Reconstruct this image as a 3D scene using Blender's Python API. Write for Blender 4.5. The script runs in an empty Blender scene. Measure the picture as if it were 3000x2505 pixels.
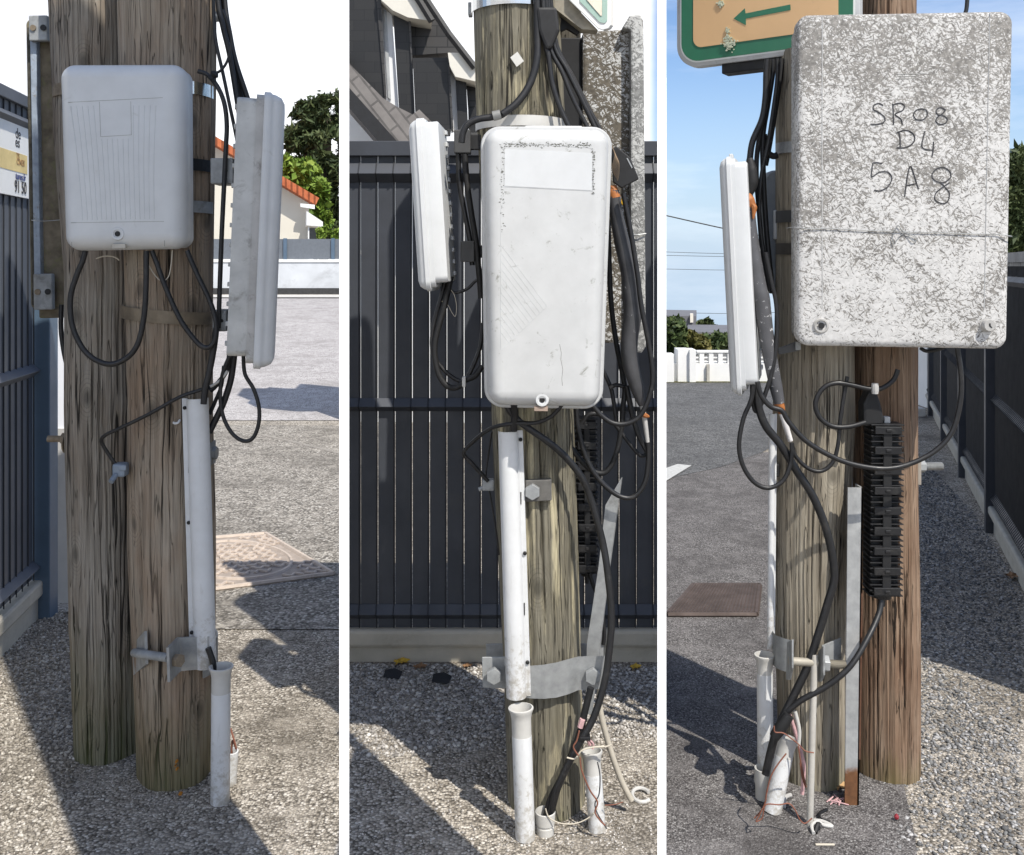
import bpy, math, random
import numpy as np
from mathutils import Matrix, Vector
R = math.radians
random.seed(7); rng = np.random.default_rng(7)
scene = bpy.context.scene
C = scene.collection
# ---------------- camera ----------------
EYE, HOR, F = 1.56, 780.0, 2800.0          # eye height, horizon row and focal length in photograph pixels
cam = bpy.data.cameras.new('camera'); co = bpy.data.objects.new('camera', cam); C.objects.link(co)
cam.sensor_fit = 'HORIZONTAL'; cam.sensor_width = 36.0; cam.lens = 36.0 * F / 3000.0
cam.shift_y = -(1252.5 - HOR) / 3000.0
cam.clip_start = 0.05; cam.clip_end = 3000
co.location = (0, 0, EYE); co.rotation_euler = (R(90), 0, 0)
scene.camera = co
# ---------------- sun and sky ----------------
SUN_AZ, SUN_EL = R(35), R(54)              # from behind the camera, to the right
sd = Vector((math.sin(SUN_AZ) * math.cos(SUN_EL), -math.cos(SUN_AZ) * math.cos(SUN_EL), math.sin(SUN_EL)))
sl = bpy.data.lights.new('sun', 'SUN'); so = bpy.data.objects.new('sun', sl); C.objects.link(so)
sl.energy = 4.0; sl.angle = R(0.5); sl.color = (1.0, 0.95, 0.87)
so.rotation_euler = sd.to_track_quat('Z', 'Y').to_euler()
so.location = (3, -4, 8)

class NT:
    """small node-tree writer"""
    def __init__(s, tree): s.t = tree; s.t.nodes.clear()
    def n(s, typ, ins=None, **props):
        nd = s.t.nodes.new(typ)
        for k, v in props.items(): setattr(nd, k, v)
        for k, v in (ins or {}).items():
            sock = nd.inputs[k]
            if isinstance(v, bpy.types.NodeSocket): s.t.links.new(v, sock)
            elif isinstance(v, bpy.types.Node): s.t.links.new(v.outputs[0], sock)
            else:
                if sock.type == 'RGBA' and len(v) == 3: v = (*v, 1)
                sock.default_value = v
        return nd
    def ramp(s, fac, stops, interp='LINEAR'):
        nd = s.n('ShaderNodeValToRGB', {0: fac}); cr = nd.color_ramp; cr.interpolation = interp
        while len(cr.elements) < len(stops): cr.elements.new(0.5)
        for e, (p, c) in zip(cr.elements, stops):
            e.position = p; e.color = (c, c, c, 1) if not hasattr(c, '__len__') else (*c, 1)
        return nd.outputs[0]
    def mix(s, fac, a, b, mode='MIX'):
        nd = s.n('ShaderNodeMix', None, data_type='RGBA', blend_type=mode)
        for i, v in ((0, fac), (6, a), (7, b)):
            if isinstance(v, bpy.types.NodeSocket): s.t.links.new(v, nd.inputs[i])
            elif i == 0: nd.inputs[0].default_value = v
            else: nd.inputs[i].default_value = (*v, 1) if len(v) == 3 else v
        return nd.outputs[2]
    def math(s, op, a, b=0.0, clamp=False):
        nd = s.n('ShaderNodeMath', {0: a, 1: b}, operation=op); nd.use_clamp = clamp
        return nd.outputs[0]
    def noise(s, vec, scale, detail=4, rough=.55, dist=0.0):
        return s.n('ShaderNodeTexNoise', {'Vector': vec, 'Scale': scale, 'Detail': detail, 'Roughness': rough, 'Distortion': dist}).outputs[0]
    def vor(s, vec, scale, out='Distance', feature='F1', rand=1.0):
        return s.n('ShaderNodeTexVoronoi', {'Vector': vec, 'Scale': scale, 'Randomness': rand}, feature=feature).outputs[out]
    def mapping(s, vec, loc=(0, 0, 0), rot=(0, 0, 0), scale=(1, 1, 1)):
        return s.n('ShaderNodeMapping', {'Vector': vec, 'Location': loc, 'Rotation': rot, 'Scale': scale}).outputs[0]

w = bpy.data.worlds.new('World'); scene.world = w; w.use_nodes = True
k = NT(w.node_tree)
sky = k.n('ShaderNodeTexSky', sky_type='NISHITA', sun_disc=False, sun_elevation=SUN_EL, sun_rotation=math.pi - SUN_AZ,
          air_density=1.0, dust_density=0.6, ozone_density=1.6)
tc = k.n('ShaderNodeTexCoord').outputs['Generated']
sx = k.n('ShaderNodeSeparateXYZ', {0: tc})
# a bank of bright white cloud stands in the left and middle of the view, blue sky on the right
cn = k.noise(k.mapping(tc, scale=(1, 1, 2.2)), 2.4, 6, .55)
az = k.math('ADD', sx.outputs[0], k.math('MULTIPLY', k.math('SUBTRACT', cn, .5), .02))
side = k.n('ShaderNodeMapRange', {0: az, 1: .132, 2: .150, 3: 1.0, 4: 0.0}, interpolation_type='SMOOTHSTEP').outputs[0]
frontm = k.n('ShaderNodeMapRange', {0: sx.outputs[1], 1: .15, 2: .5, 3: 0.0, 4: 1.0}, interpolation_type='SMOOTHSTEP').outputs[0]
hi = k.n('ShaderNodeMapRange', {0: sx.outputs[2], 1: .40, 2: .75, 3: 1.0, 4: 0.0}, interpolation_type='SMOOTHSTEP').outputs[0]
cm = k.math('MULTIPLY', k.math('MULTIPLY', side, frontm), hi)
wisp = k.ramp(k.noise(k.mapping(tc, scale=(1, 1, 5)), 3.0, 7, .6), [(.45, 0.0), (.75, .35)])
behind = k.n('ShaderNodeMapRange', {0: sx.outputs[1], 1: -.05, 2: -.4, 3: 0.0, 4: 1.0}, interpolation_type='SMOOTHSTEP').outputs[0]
fill_cloud = k.ramp(k.noise(k.mapping(tc, loc=(2, 1, 0), scale=(1, 1, 1.8)), 3.2, 6, .55), [(.40, 0.0), (.55, .85)])     # broken cloud out of view behind the camera, added as fill for the fronts
cm2 = k.math('MAXIMUM', k.math('MAXIMUM', cm, wisp), k.math('MULTIPLY', k.math('MULTIPLY', behind, fill_cloud), hi))
skyb = k.mix(1.0, sky.outputs[0], (.094, .104, .119), 'MULTIPLY')
haze_f = k.n('ShaderNodeMapRange', {0: sx.outputs[2], 1: -.02, 2: .24, 3: .92, 4: 0.0}, interpolation_type='SMOOTHSTEP').outputs[0]
skyc = k.mix(haze_f, skyb, (.42, .53, .66))
cloud = k.mix(cn, (.86, .90, 1.0), (1.08, 1.08, 1.06))
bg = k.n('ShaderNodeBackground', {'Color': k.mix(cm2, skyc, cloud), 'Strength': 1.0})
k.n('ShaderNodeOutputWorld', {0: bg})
scene.view_settings.view_transform = 'Standard'; scene.view_settings.look = 'None'
scene.view_settings.exposure = 0.50; scene.view_settings.gamma = 1.0
scene.cycles.max_bounces = 6; scene.cycles.use_denoising = True

# ---------------- placing ----------------
def P(X, Y, z):                            # the point that stands z metres deep behind photograph pixel X, Y
    return Vector(((X - 1500) / F * z, z, EYE - (Y - HOR) / F * z))
def gz(Y): return EYE * F / (Y - HOR)      # depth of level ground at row Y
REG = dict(A=(0, 0, 2.0588), B=(0, 800, 2.0588), C=(0, 1655, 2.0588), D=(1000, 0, 2.0588), E=(1000, 800, 2.0588), F=(1000, 1655, 2.0588),
           G=(1940, 0, 1.9811), H=(1940, 800, 1.9811), I=(1940, 1655, 1.9811))
def px(reg, x, y):
    a, b, s = REG[reg]; return a + x / s, b + y / s
def Q(reg, x, y, z): return P(*px(reg, x, y), z)

# ---------------- mesh builder ----------------
class MB:
    def __init__(s): s.v = []; s.f = []; s.mi = []
    def add(s, v, f, mi=0):
        b = len(s.v); s.v += [tuple(q) for q in v]; s.f += [tuple(i + b for i in q) for q in f]; s.mi += [mi] * len(f); return s
    def box(s, lo, hi, M=None, mi=0):
        (a, b, c), (d, e, f) = lo, hi
        v = [Vector(q) for q in ((a, b, c), (d, b, c), (d, e, c), (a, e, c), (a, b, f), (d, b, f), (d, e, f), (a, e, f))]
        if M is not None: v = [M @ q for q in v]
        return s.add(v, [(3, 2, 1, 0), (4, 5, 6, 7), (0, 1, 5, 4), (1, 2, 6, 5), (2, 3, 7, 6), (3, 0, 4, 7)], mi)
    def prism(s, pts, ext, mi=0):           # planar outline pushed along ext
        n = len(pts); pts = [Vector(q) for q in pts]; ext = Vector(ext)
        nrm = sum(((pts[i] - pts[0]).cross(pts[(i + 1) % n] - pts[0]) for i in range(n)), Vector())
        if nrm.dot(ext) > 0: pts = pts[::-1]
        v = pts + [q + ext for q in pts]
        return s.add(v, [tuple(range(n)), tuple(range(2 * n - 1, n - 1, -1))] + [(i, n + i, n + (i + 1) % n, (i + 1) % n) for i in range(n)], mi)
    def tube(s, pts, r, seg=10, sub=6, caps=True, mi=0):
        pts = [Vector(q) for q in pts]; rr = list(r) if hasattr(r, '__len__') else [r] * len(pts)
        if len(pts) > 2 and sub > 1:
            o, ro = [], []
            for i in range(len(pts) - 1):
                p0 = pts[max(i - 1, 0)]; p1 = pts[i]; p2 = pts[i + 1]; p3 = pts[min(i + 2, len(pts) - 1)]
                for j in range(sub):
                    t = j / sub
                    o.append(.5 * (2 * p1 + (p2 - p0) * t + (2 * p0 - 5 * p1 + 4 * p2 - p3) * t * t + (3 * p1 - p0 - 3 * p2 + p3) * t ** 3))
                    ro.append(rr[i] * (1 - t) + rr[i + 1] * t)
            o.append(pts[-1]); ro.append(rr[-1]); pts, rr = o, ro
        tg = [((pts[min(i + 1, len(pts) - 1)] - pts[max(i - 1, 0)]).normalized()) for i in range(len(pts))]
        ref = Vector((0, 0, 1)) if abs(tg[0].z) < .9 else Vector((0, 1, 0))
        u = tg[0].cross(ref).normalized(); v = []
        for i, q in enumerate(pts):
            u = (u - tg[i] * u.dot(tg[i])).normalized(); w_ = tg[i].cross(u)
            v += [q + (u * math.cos(2 * math.pi * a / seg) + w_ * math.sin(2 * math.pi * a / seg)) * rr[i] for a in range(seg)]
        f = [(i * seg + a, i * seg + (a + 1) % seg, (i + 1) * seg + (a + 1) % seg, (i + 1) * seg + a) for i in range(len(pts) - 1) for a in range(seg)]
        if caps: f += [tuple(range(seg - 1, -1, -1)), tuple((len(pts) - 1) * seg + a for a in range(seg))]
        return s.add(v, f, mi)
    def lathe(s, a, b, prof, seg=28, mi=0):  # prof: (distance along a->b in metres, radius); closed loops make hollow pipes
        a, b = Vector(a), Vector(b); t = (b - a).normalized()
        u = t.cross(Vector((0, 1, 0)) if abs(t.y) < .9 else Vector((1, 0, 0))).normalized(); w_ = t.cross(u); v = []
        for d, r in prof:
            v += [a + t * d + (u * math.cos(2 * math.pi * i / seg) + w_ * math.sin(2 * math.pi * i / seg)) * r for i in range(seg)]
        n = len(prof)
        f = [(i * seg + j, i * seg + (j + 1) % seg, (i + 1) * seg + (j + 1) % seg, (i + 1) * seg + j) for i in range(n - 1) for j in range(seg)]
        if prof[0][1] > 1e-5: f.append(tuple(range(seg - 1, -1, -1)))
        if prof[-1][1] > 1e-5: f.append(tuple((n - 1) * seg + j for j in range(seg)))
        return s.add(v, f, mi)
    def loft(s, M, w0, w1, h, rad, prof, nseg=8, mi=0, z0=0.0):
        """rounded rectangle, w0 wide at the bottom, w1 at the top, pushed along local -Y; prof: (inset, distance towards the front)"""
        rings = []
        for ins, d in prof:
            ring = []
            r = max(rad - ins, .0015)
            for cx, cz, a0 in ((1, 1, 0), (-1, 1, 90), (-1, -1, 180), (1, -1, 270)):
                hw = (w1 if cz > 0 else w0) / 2 - ins - r
                zc = z0 + (h - ins - r if cz > 0 else ins + r)
                for j in range(nseg + 1):
                    a = R(a0 + 90 * j / nseg)
                    ring.append(M @ Vector((cx * hw + r * math.cos(a), -d, zc + r * math.sin(a))))
            rings.append(ring)
        n = len(rings[0]); v = [q for ring in rings for q in ring]
        f = [(i * n + j, i * n + (j + 1) % n, (i + 1) * n + (j + 1) % n, (i + 1) * n + j) for i in range(len(rings) - 1) for j in range(n)]
        f += [tuple(range(n - 1, -1, -1)), tuple((len(rings) - 1) * n + j for j in range(n))]
        return s.add(v, f, mi)
    def build(s, name, mats, parent=None, smooth=False, bevel=0.0, sharp=38):
        me = bpy.data.meshes.new(name)
        v = np.array(s.v, dtype=float)
        if parent is not None: o0 = np.array(ORIG[parent.name])
        else: o0 = np.array(((v[:, 0].min() + v[:, 0].max()) / 2, (v[:, 1].min() + v[:, 1].max()) / 2, v[:, 2].min()))
        me.from_pydata((v - o0).tolist(), [], s.f)
        for m in (mats if isinstance(mats, (list, tuple)) else [mats]): me.materials.append(m)
        if any(s.mi): me.polygons.foreach_set('material_index', s.mi)
        if smooth:
            me.polygons.foreach_set('use_smooth', [True] * len(me.polygons)); me.set_sharp_from_angle(angle=R(sharp))
        me.validate(); me.update()
        o = bpy.data.objects.new(name, me); C.objects.link(o)
        ORIG[o.name] = tuple(o0)
        if parent is not None:
            o.parent = parent
            ORIG[o.name] = tuple(o0)        # children keep world-built vertices
        else: o.location = o0
        if bevel:
            b = o.modifiers.new('bevel', 'BEVEL'); b.width = bevel; b.segments = 2; b.limit_method = 'ANGLE'; b.angle_limit = R(40)
        return o
ORIG = {}
def thing(name, label, cat, loc, group=None):
    o = bpy.data.objects.new(name, None); C.objects.link(o); o.empty_display_size = .05
    o.location = loc; ORIG[o.name] = tuple(loc); o['label'] = label; o['category'] = cat
    if group: o['group'] = group
    return o
def tag(o, label, cat, group=None, kind=None):
    o['label'] = label; o['category'] = cat
    if group: o['group'] = group
    if kind: o['kind'] = kind
    return o
def MX(p, yaw=0, roll=0, pitch=0):          # local frame: x right, -y towards the camera, z up
    return Matrix.Translation(p) @ Matrix.Rotation(R(yaw), 4, 'Z') @ Matrix.Rotation(R(roll), 4, 'Y') @ Matrix.Rotation(R(pitch), 4, 'X')
def strand(name, reg, pts, r, m, label, cat='cable', z=2.78, group=None, seg=10, parent=None, sub=6):
    q = [Q(reg, *p) if len(p) == 3 else Q(reg, p[0], p[1], z) for p in pts]
    o = MB().tube(q, r, seg, sub).build(name, m, parent, smooth=True)
    return o if parent is not None else tag(o, label, cat, group)

# ---------------- materials ----------------
def material(name, fn):
    m = bpy.data.materials.new(name); m.use_nodes = True; n = NT(m.node_tree)
    tcn = n.n('ShaderNodeTexCoord'); n.obj = tcn.outputs['Object']; n.geo = n.n('ShaderNodeNewGeometry')
    r = fn(n)                              # dict of Principled inputs, '_h' = (height, strength, distance)
    h = r.pop('_h', None); bs = n.n('ShaderNodeBsdfPrincipled', r)
    if h:
        b = n.n('ShaderNodeBump', {'Height': h[0], 'Strength': h[1], 'Distance': h[2]}); n.t.links.new(b.outputs[0], bs.inputs['Normal'])
    n.n('ShaderNodeOutputMaterial', {0: bs.outputs[0]})
    return m
def plain(name, col, rough=.5, metal=0.0, var=.18, scale=14.0, bump=.12, fine=260, dirt=None):
    def fn(n):
        a = n.noise(n.obj, scale, 5, .6)
        lo = tuple(c * (1 - var) for c in col); hi_ = tuple(min(1, c * (1 + var * .6)) for c in col)
        c = n.ramp(a, [(.3, lo), (.7, hi_)])
        if dirt:
            d = n.ramp(n.noise(n.obj, dirt[1], 8, .72, .6), [(dirt[2], 0.0), (dirt[2] + dirt[3], 1.0)])
            c = n.mix(d, c, dirt[0])
        f = n.noise(n.obj, fine, 3)
        return {'Base Color': c, 'Roughness': n.ramp(a, [(.3, min(1, rough + .1)), (.7, max(.05, rough - .08))]), 'Metallic': metal, '_h': (f, bump, .002)}
    return material(name, fn)
def wood(name, cols, algae=(.06, .075, .02), alg_h=.35, red=0.0, seed=0.0, pale=(.42, .40, .30), pale_amt=0.0):
    """weathered pole timber: long grain, checks, knots, green growth at the foot"""
    def fn(n):
        base = n.mapping(n.obj, loc=(seed, seed * .7, seed * .3))
        wob = n.noise(n.mapping(base, scale=(1, 1, .8)), 3.0, 3)
        wv = n.n('ShaderNodeVectorMath', {0: base, 1: n.n('ShaderNodeCombineXYZ', {0: n.math('MULTIPLY', n.math('SUBTRACT', wob, .5), .022), 1: n.math('MULTIPLY', n.math('SUBTRACT', wob, .5), .022), 2: 0.0})}, operation='ADD').outputs[0]
        g1 = n.noise(n.mapping(wv, scale=(1, 1, .04)), 42, 8, .7)
        g2 = n.noise(n.mapping(wv, scale=(1, 1, .035)), 120, 5, .6)
        pt = n.noise(n.mapping(base, scale=(1, 1, .45)), 7.0, 5, .65)
        col = n.ramp(g1, [(.25, cols[0]), (.5, cols[1]), (.78, cols[2])])
        col = n.mix(n.ramp(pt, [(.42, 0.0), (.68, .75)]), col, cols[3])
        if pale_amt: col = n.mix(n.math('MULTIPLY', n.ramp(n.noise(n.mapping(wv, scale=(1, 1, .12)), 16, 6, .7), [(.5, 0.0), (.62, 1.0)]), pale_amt), col, pale)
        col = n.mix(n.ramp(g2, [(.3, .5), (.55, 0.0)]), col, tuple(c * .6 for c in cols[0]))
        c1 = n.noise(n.mapping(wv, loc=(3, 1, 0), scale=(1, 1, .022)), 17, 3, .5)
        ck = n.ramp(n.math('ABSOLUTE', n.math('SUBTRACT', c1, .5)), [(.0, 1.0), (.005, 1.0), (.011, 0.0)])
        gate = n.ramp(n.noise(n.mapping(base, loc=(9, 2, 0), scale=(1, 1, .25)), 6, 2), [(.47, 0.0), (.56, 1.0)])
        ck = n.math('MULTIPLY', ck, gate)
        c2 = n.noise(n.mapping(wv, loc=(7, 5, 0), scale=(1, 1, .03)), 55, 2, .5)
        ck2 = n.math('MULTIPLY', n.ramp(n.math('ABSOLUTE', n.math('SUBTRACT', c2, .5)), [(.0, 1.0), (.004, .8), (.012, 0.0)]), .6)
        cka = n.math('MAXIMUM', ck, ck2)
        so_ = n.n('ShaderNodeSeparateXYZ', {0: n.obj}).outputs
        ang = n.math('MULTIPLY', n.math('ARCTAN2', so_[0], n.math('MULTIPLY', so_[1], -1.0)), .115)     # round the trunk, seam at the back
        kv = n.n('ShaderNodeCombineXYZ', {0: n.math('ADD', ang, seed + .11 * seed), 1: n.math('ADD', n.math('MULTIPLY', so_[2], .55), n.math('MULTIPLY', wob, .04)), 2: 0.0}).outputs[0]
        kt = n.n('ShaderNodeTexVoronoi', {'Vector': kv, 'Scale': 5.2}, voronoi_dimensions='2D')
        keep = n.ramp(n.n('ShaderNodeSeparateColor', {0: kt.outputs['Color']}).outputs[0], [(.36, 1.0), (.37, 0.0)])
        kd = n.math('ADD', kt.outputs['Distance'], n.math('MULTIPLY', keep, 5.0))
        kn = n.ramp(kd, [(.035, 1.0), (.10, 0.0)])
        ring = n.math('MULTIPLY', n.ramp(n.math('SINE', n.math('MULTIPLY', kd, 170)), [(.3, 0.0), (.9, .55)]), n.ramp(kd, [(.08, 1.0), (.26, 0.0)]))
        col = n.mix(n.math('MULTIPLY', n.math('MAXIMUM', kn, ring), .75), col, tuple(c * .3 for c in cols[1]))
        col = n.mix(n.math('MULTIPLY', cka, .92), col, (.008, .007, .006))
        z = n.n('ShaderNodeSeparateXYZ', {0: n.obj}).outputs[2]
        al = n.n('ShaderNodeMapRange', {0: n.math('ADD', z, n.math('MULTIPLY', n.math('SUBTRACT', n.noise(n.mapping(base, scale=(1, 1, .25)), 9, 6, .7), .5), .5)), 1: 0.02, 2: alg_h, 3: .72, 4: 0.0}).outputs[0]
        col = n.mix(al, col, algae)
        hgt = n.math('SUBTRACT', n.math('ADD', n.math('MULTIPLY', g1, .5), n.math('MULTIPLY', g2, .45)), n.math('MULTIPLY', cka, 1.5))
        return {'Base Color': col, 'Roughness': .86, 'Specular IOR Level': .25, '_h': (hgt, .85, .008)}
    return material(name, fn)
def speckled(name, light, dark, amount=.5, size=1.0, stain=None, grad=0.0):
    """glass fibre skin worn to a felt of short pale and grey strokes"""
    def fn(n):
        acc = None
        low = n.noise(n.obj, 7, 4, .6)
        if grad: low = n.math('ADD', low, n.math('MULTIPLY', n.math('SUBTRACT', n.n('ShaderNodeSeparateXYZ', {0: n.obj}).outputs[2], .5), grad))
        for i, (rt, rs) in enumerate(((20, 0), (75, 40), (140, 80), (105, 20), (50, 120))):
            m_ = n.mapping(n.mapping(n.obj, loc=(i * 1.7, i * .9, i * 2.3), rot=(0, R(rt), R(rs))), scale=(1, 1, .26))
            v = n.noise(m_, 135 / size, 2, .5, .8)
            b = n.ramp(n.math('ADD', v, n.math('MULTIPLY', n.math('SUBTRACT', low, .5), .34)), [(.655 - .13 * amount, 0.0), (.70 - .13 * amount, 1.0)])
            acc = b if acc is None else n.math('MAXIMUM', acc, b)
        g = n.noise(n.obj, 60 / size, 4, .6)
        col = n.mix(acc, n.ramp(g, [(.3, tuple(c * .78 for c in light)), (.65, light)]), n.ramp(g, [(.35, dark), (.7, tuple(min(1, c * 2.2) for c in dark))]))
        if stain:
            z = n.noise(n.mapping(n.obj, scale=(1, 1, .5)), stain[1], 7, .7)
            col = n.mix(n.ramp(z, [(stain[2], 0.0), (stain[2] + .12, .85)]), col, stain[0])
        return {'Base Color': col, 'Roughness': .8, '_h': (n.math('SUBTRACT', n.math('MULTIPLY', g, .4), acc), .35, .002)}
    return material(name, fn)

WHITE = plain('white_plastic', (.56, .57, .57), .42, var=.06, bump=.03, fine=120, dirt=((.34, .33, .29), 9.0, .62, .22))
WHITE_DIRTY = plain('aged_white_plastic', (.50, .505, .50), .46, var=.08, bump=.05, fine=160, dirt=((.20, .20, .17), 22.0, .60, .10))
def pvc_fn(n):
    a = n.noise(n.obj, 9, 6, .65); z = n.n('ShaderNodeSeparateXYZ', {0: n.obj}).outputs[2]
    c = n.ramp(a, [(.3, (.55, .555, .55)), (.7, (.64, .65, .655))])
    spl = n.math('ADD', n.math('MULTIPLY', n.noise(n.obj, 38, 7, .75), 1.0), n.math('MULTIPLY', z, -.9))    # mud splashed up from the ground
    c = n.mix(n.ramp(spl, [(.40, 0.0), (.56, .75)]), c, (.30, .27, .22))
    c = n.mix(n.ramp(n.noise(n.mapping(n.obj, scale=(1, 1, .12)), 60, 5, .7), [(.60, 0.0), (.72, .5)]), c, (.34, .32, .28))
    return {'Base Color': c, 'Roughness': .4, '_h': (n.noise(n.obj, 150, 3), .05, .002)}
PVC = material('white_pvc', pvc_fn)
PVC_GREY = plain('grey_pvc', (.50, .49, .46), .55, var=.1, bump=.04)
GREYWHITE = plain('grey_plastic_back', (.42, .41, .39), .6, var=.2, bump=.1, dirt=((.16, .15, .13), 20.0, .55, .2))
GALV = plain('galvanised_steel', (.36, .37, .37), .5, metal=.55, var=.25, scale=30, bump=.1, dirt=((.17, .17, .16), 14.0, .56, .25))
GALV_DULL = plain('dull_zinc', (.30, .31, .31), .65, metal=.25, var=.25, scale=24, bump=.15, dirt=((.12, .115, .10), 18.0, .54, .25))
STEEL = plain('bright_steel', (.75, .74, .70), .18, metal=1.0, var=.12, bump=.03)
RUSTY = plain('weathered_bolt', (.25, .20, .14), .75, metal=.2, var=.35, scale=40, bump=.3)
BLACK = plain('black_cable', (.009, .009, .010), .45, var=.35, scale=30, bump=.08, dirt=((.034, .032, .029), 26.0, .54, .2))
BLACK_MATTE = plain('black_rubber', (.007, .007, .0075), .62, var=.4, scale=30, bump=.1)
SLEEVE = plain('grey_cable_sleeve', (.055, .055, .058), .5, var=.3, scale=18, bump=.1, dirt=((.42, .42, .42), 45.0, .665, .03))
BEIGE = plain('beige_pipe', (.42, .38, .31), .7, var=.15, bump=.1)
ORANGE = plain('orange_tape', (.36, .125, .03), .6, var=.35, scale=40, bump=.3)
YELLOW = plain('yellow_tag', (.75, .42, .01), .5)
TWINE = plain('twine', (.52, .47, .38), .8)
COPPER = plain('orange_wire', (.20, .075, .045), .65)
PINK = plain('pink_white_wire', (.55, .34, .34), .65, var=.4, scale=60)
CONCRETE = plain('cast_concrete', (.47, .43, .35), .9, var=.12, scale=9, bump=.35, fine=180, dirt=((.30, .27, .21), 6.0, .56, .25))
FENCE = plain('anthracite_fence', (.050, .055, .066), .5, var=.22, scale=5, bump=.06, dirt=((.075, .072, .066), 4.0, .58, .25))
FENCE_WIRE = plain('anthracite_wire', (.018, .020, .024), .5, var=.2)
BLUE_STEEL = plain('blue_grey_post', (.085, .130, .185), .45, var=.15, scale=4, bump=.05)
RENDER_W = plain('white_render', (.78, .78, .76), .9, var=.06, scale=3, bump=.2, fine=90)
INK = plain('dark_ink', (.045, .045, .05), .7)

# ================= THE SETTING =================
def G(x, y):                               # the street on the left climbs gently away
    t = min(max((y - 9.0) / 19.0, 0.0), 1.0); t = t * t * (3 - 2 * t) * .35 + t * .65
    s = min(max((-.02 - x / max(y, .1)) / .10, 0.0), 1.0)
    d = min(max((x / max(y, .1) - .08) / .06, 0.0), 1.0) * max(0.0, y - 13.3) * .135   # and the right side drops away beyond the wall
    return .74 * t * s * s * (3 - 2 * s) - d
def asphalt(name, cols, cell=110.0, bump=.9, tint=None, spots=None):
    def fn(n):
        c = n.vor(n.obj, cell, 'Color'); d = n.vor(n.obj, cell)
        v = n.n('ShaderNodeSeparateColor', {0: c}).outputs[0]
        lo = n.noise(n.obj, 1.6, 6, .6); mid = n.noise(n.obj, 9, 6, .65)
        col = n.ramp(v, [(.0, cols[0]), (.45, cols[1]), (.85, cols[2]), (.97, cols[3])])
        col = n.mix(n.ramp(d, [(.45, 0.0), (.75, .85)]), col, tuple(q * .35 for q in cols[0]))
        col = n.mix(n.ramp(lo, [(.38, .6), (.52, 0.0)]), col, tint or tuple(q * .7 for q in cols[0]))
        col = n.mix(n.ramp(mid, [(.48, 0.0), (.68, .35)]), col, tuple(min(1, q * 1.25) for q in cols[2]))
        if spots: col = n.mix(n.ramp(n.noise(n.obj, spots[1], 4, .6, .4), [(spots[2], 0.0), (spots[2] + .03, .8)]), col, spots[0])
        h = n.math('ADD', n.math('MULTIPLY', d, -1.0), n.math('MULTIPLY', n.noise(n.obj, 420, 3), .35))
        return {'Base Color': col, 'Roughness': .9, 'Specular IOR Level': .3, '_h': (h, bump, .006)}
    return material(name, fn)
GROUND = asphalt('coarse_asphalt', [(.15, .13, .104), (.34, .303, .25), (.52, .47, .40), (.70, .65, .57)], 115)
ROAD_PALE = asphalt('worn_pale_road', [(.34, .315, .30), (.42, .395, .38), (.50, .475, .46), (.58, .56, .54)], 80, .3)
ROAD_GREY = asphalt('smooth_grey_road', [(.085, .085, .085), (.115, .115, .115), (.15, .15, .148), (.22, .22, .21)], 85, .35)
PATH_ROUGH = asphalt('rough_pavement', [(.15, .135, .115), (.28, .256, .22), (.41, .378, .33), (.56, .53, .475)], 75, .9, spots=((.36, .33, .28), 7.0, .66))
xs = sorted(set([-400, -200, -100, -60, 400, 200, 100, 60] + [round(-40 + i * 2.0, 3) for i in range(41)] + [round(-6 + i * .5, 3) for i in range(25)]))
ys = sorted(set([-30, -10, -4, 60, 80, 120, 200, 400, 1200] + [round(i * .5, 3) for i in range(0, 20)] + [round(10 + i * 1.0, 3) for i in range(0, 41)]))
m = MB()
m.add([(x, y, G(x, y)) for y in ys for x in xs], [(j * len(xs) + i, j * len(xs) + i + 1, (j + 1) * len(xs) + i + 1, (j + 1) * len(xs) + i) for j in range(len(ys) - 1) for i in range(len(xs) - 1)])
o = m.build('ground', GROUND, smooth=True); tag(o, 'coarse grey asphalt ground with loose chippings under all the poles', 'ground', kind='structure')
def sheet(name, rows, mat, lift, label, cat):
    """rows: list of (y, x_left, x_right), laid on the ground"""
    m = MB(); v = []; N = 9
    for y, a, b in rows: v += [(a + (b - a) * i / (N - 1), y, G(a + (b - a) * i / (N - 1), y) + lift) for i in range(N)]
    f = [(j * N + i, j * N + i + 1, (j + 1) * N + i + 1, (j + 1) * N + i) for j in range(len(rows) - 1) for i in range(N - 1)]
    return tag(m.add(v, f).build(name, mat, smooth=True), label, cat, kind='structure')
YR = [9.55, 10, 10.5, 11, 12, 13, 14, 15, 16, 17, 18, 19, 20, 21, 22, 23, 24, 25, 26]
sheet('road', [(y, -.55 * y - 6, -.172 * y) for y in YR], ROAD_PALE, .006, 'pale worn road climbing to the far white wall', 'road')
sheet('pavement', [(y, -.40 * y, -.172 * y) for y in (4.1, 4.5, 5, 6, 7, 8, 9, 9.3)], PATH_ROUGH, .004, 'rough brownish pavement around the wavy manhole cover', 'pavement')
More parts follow.
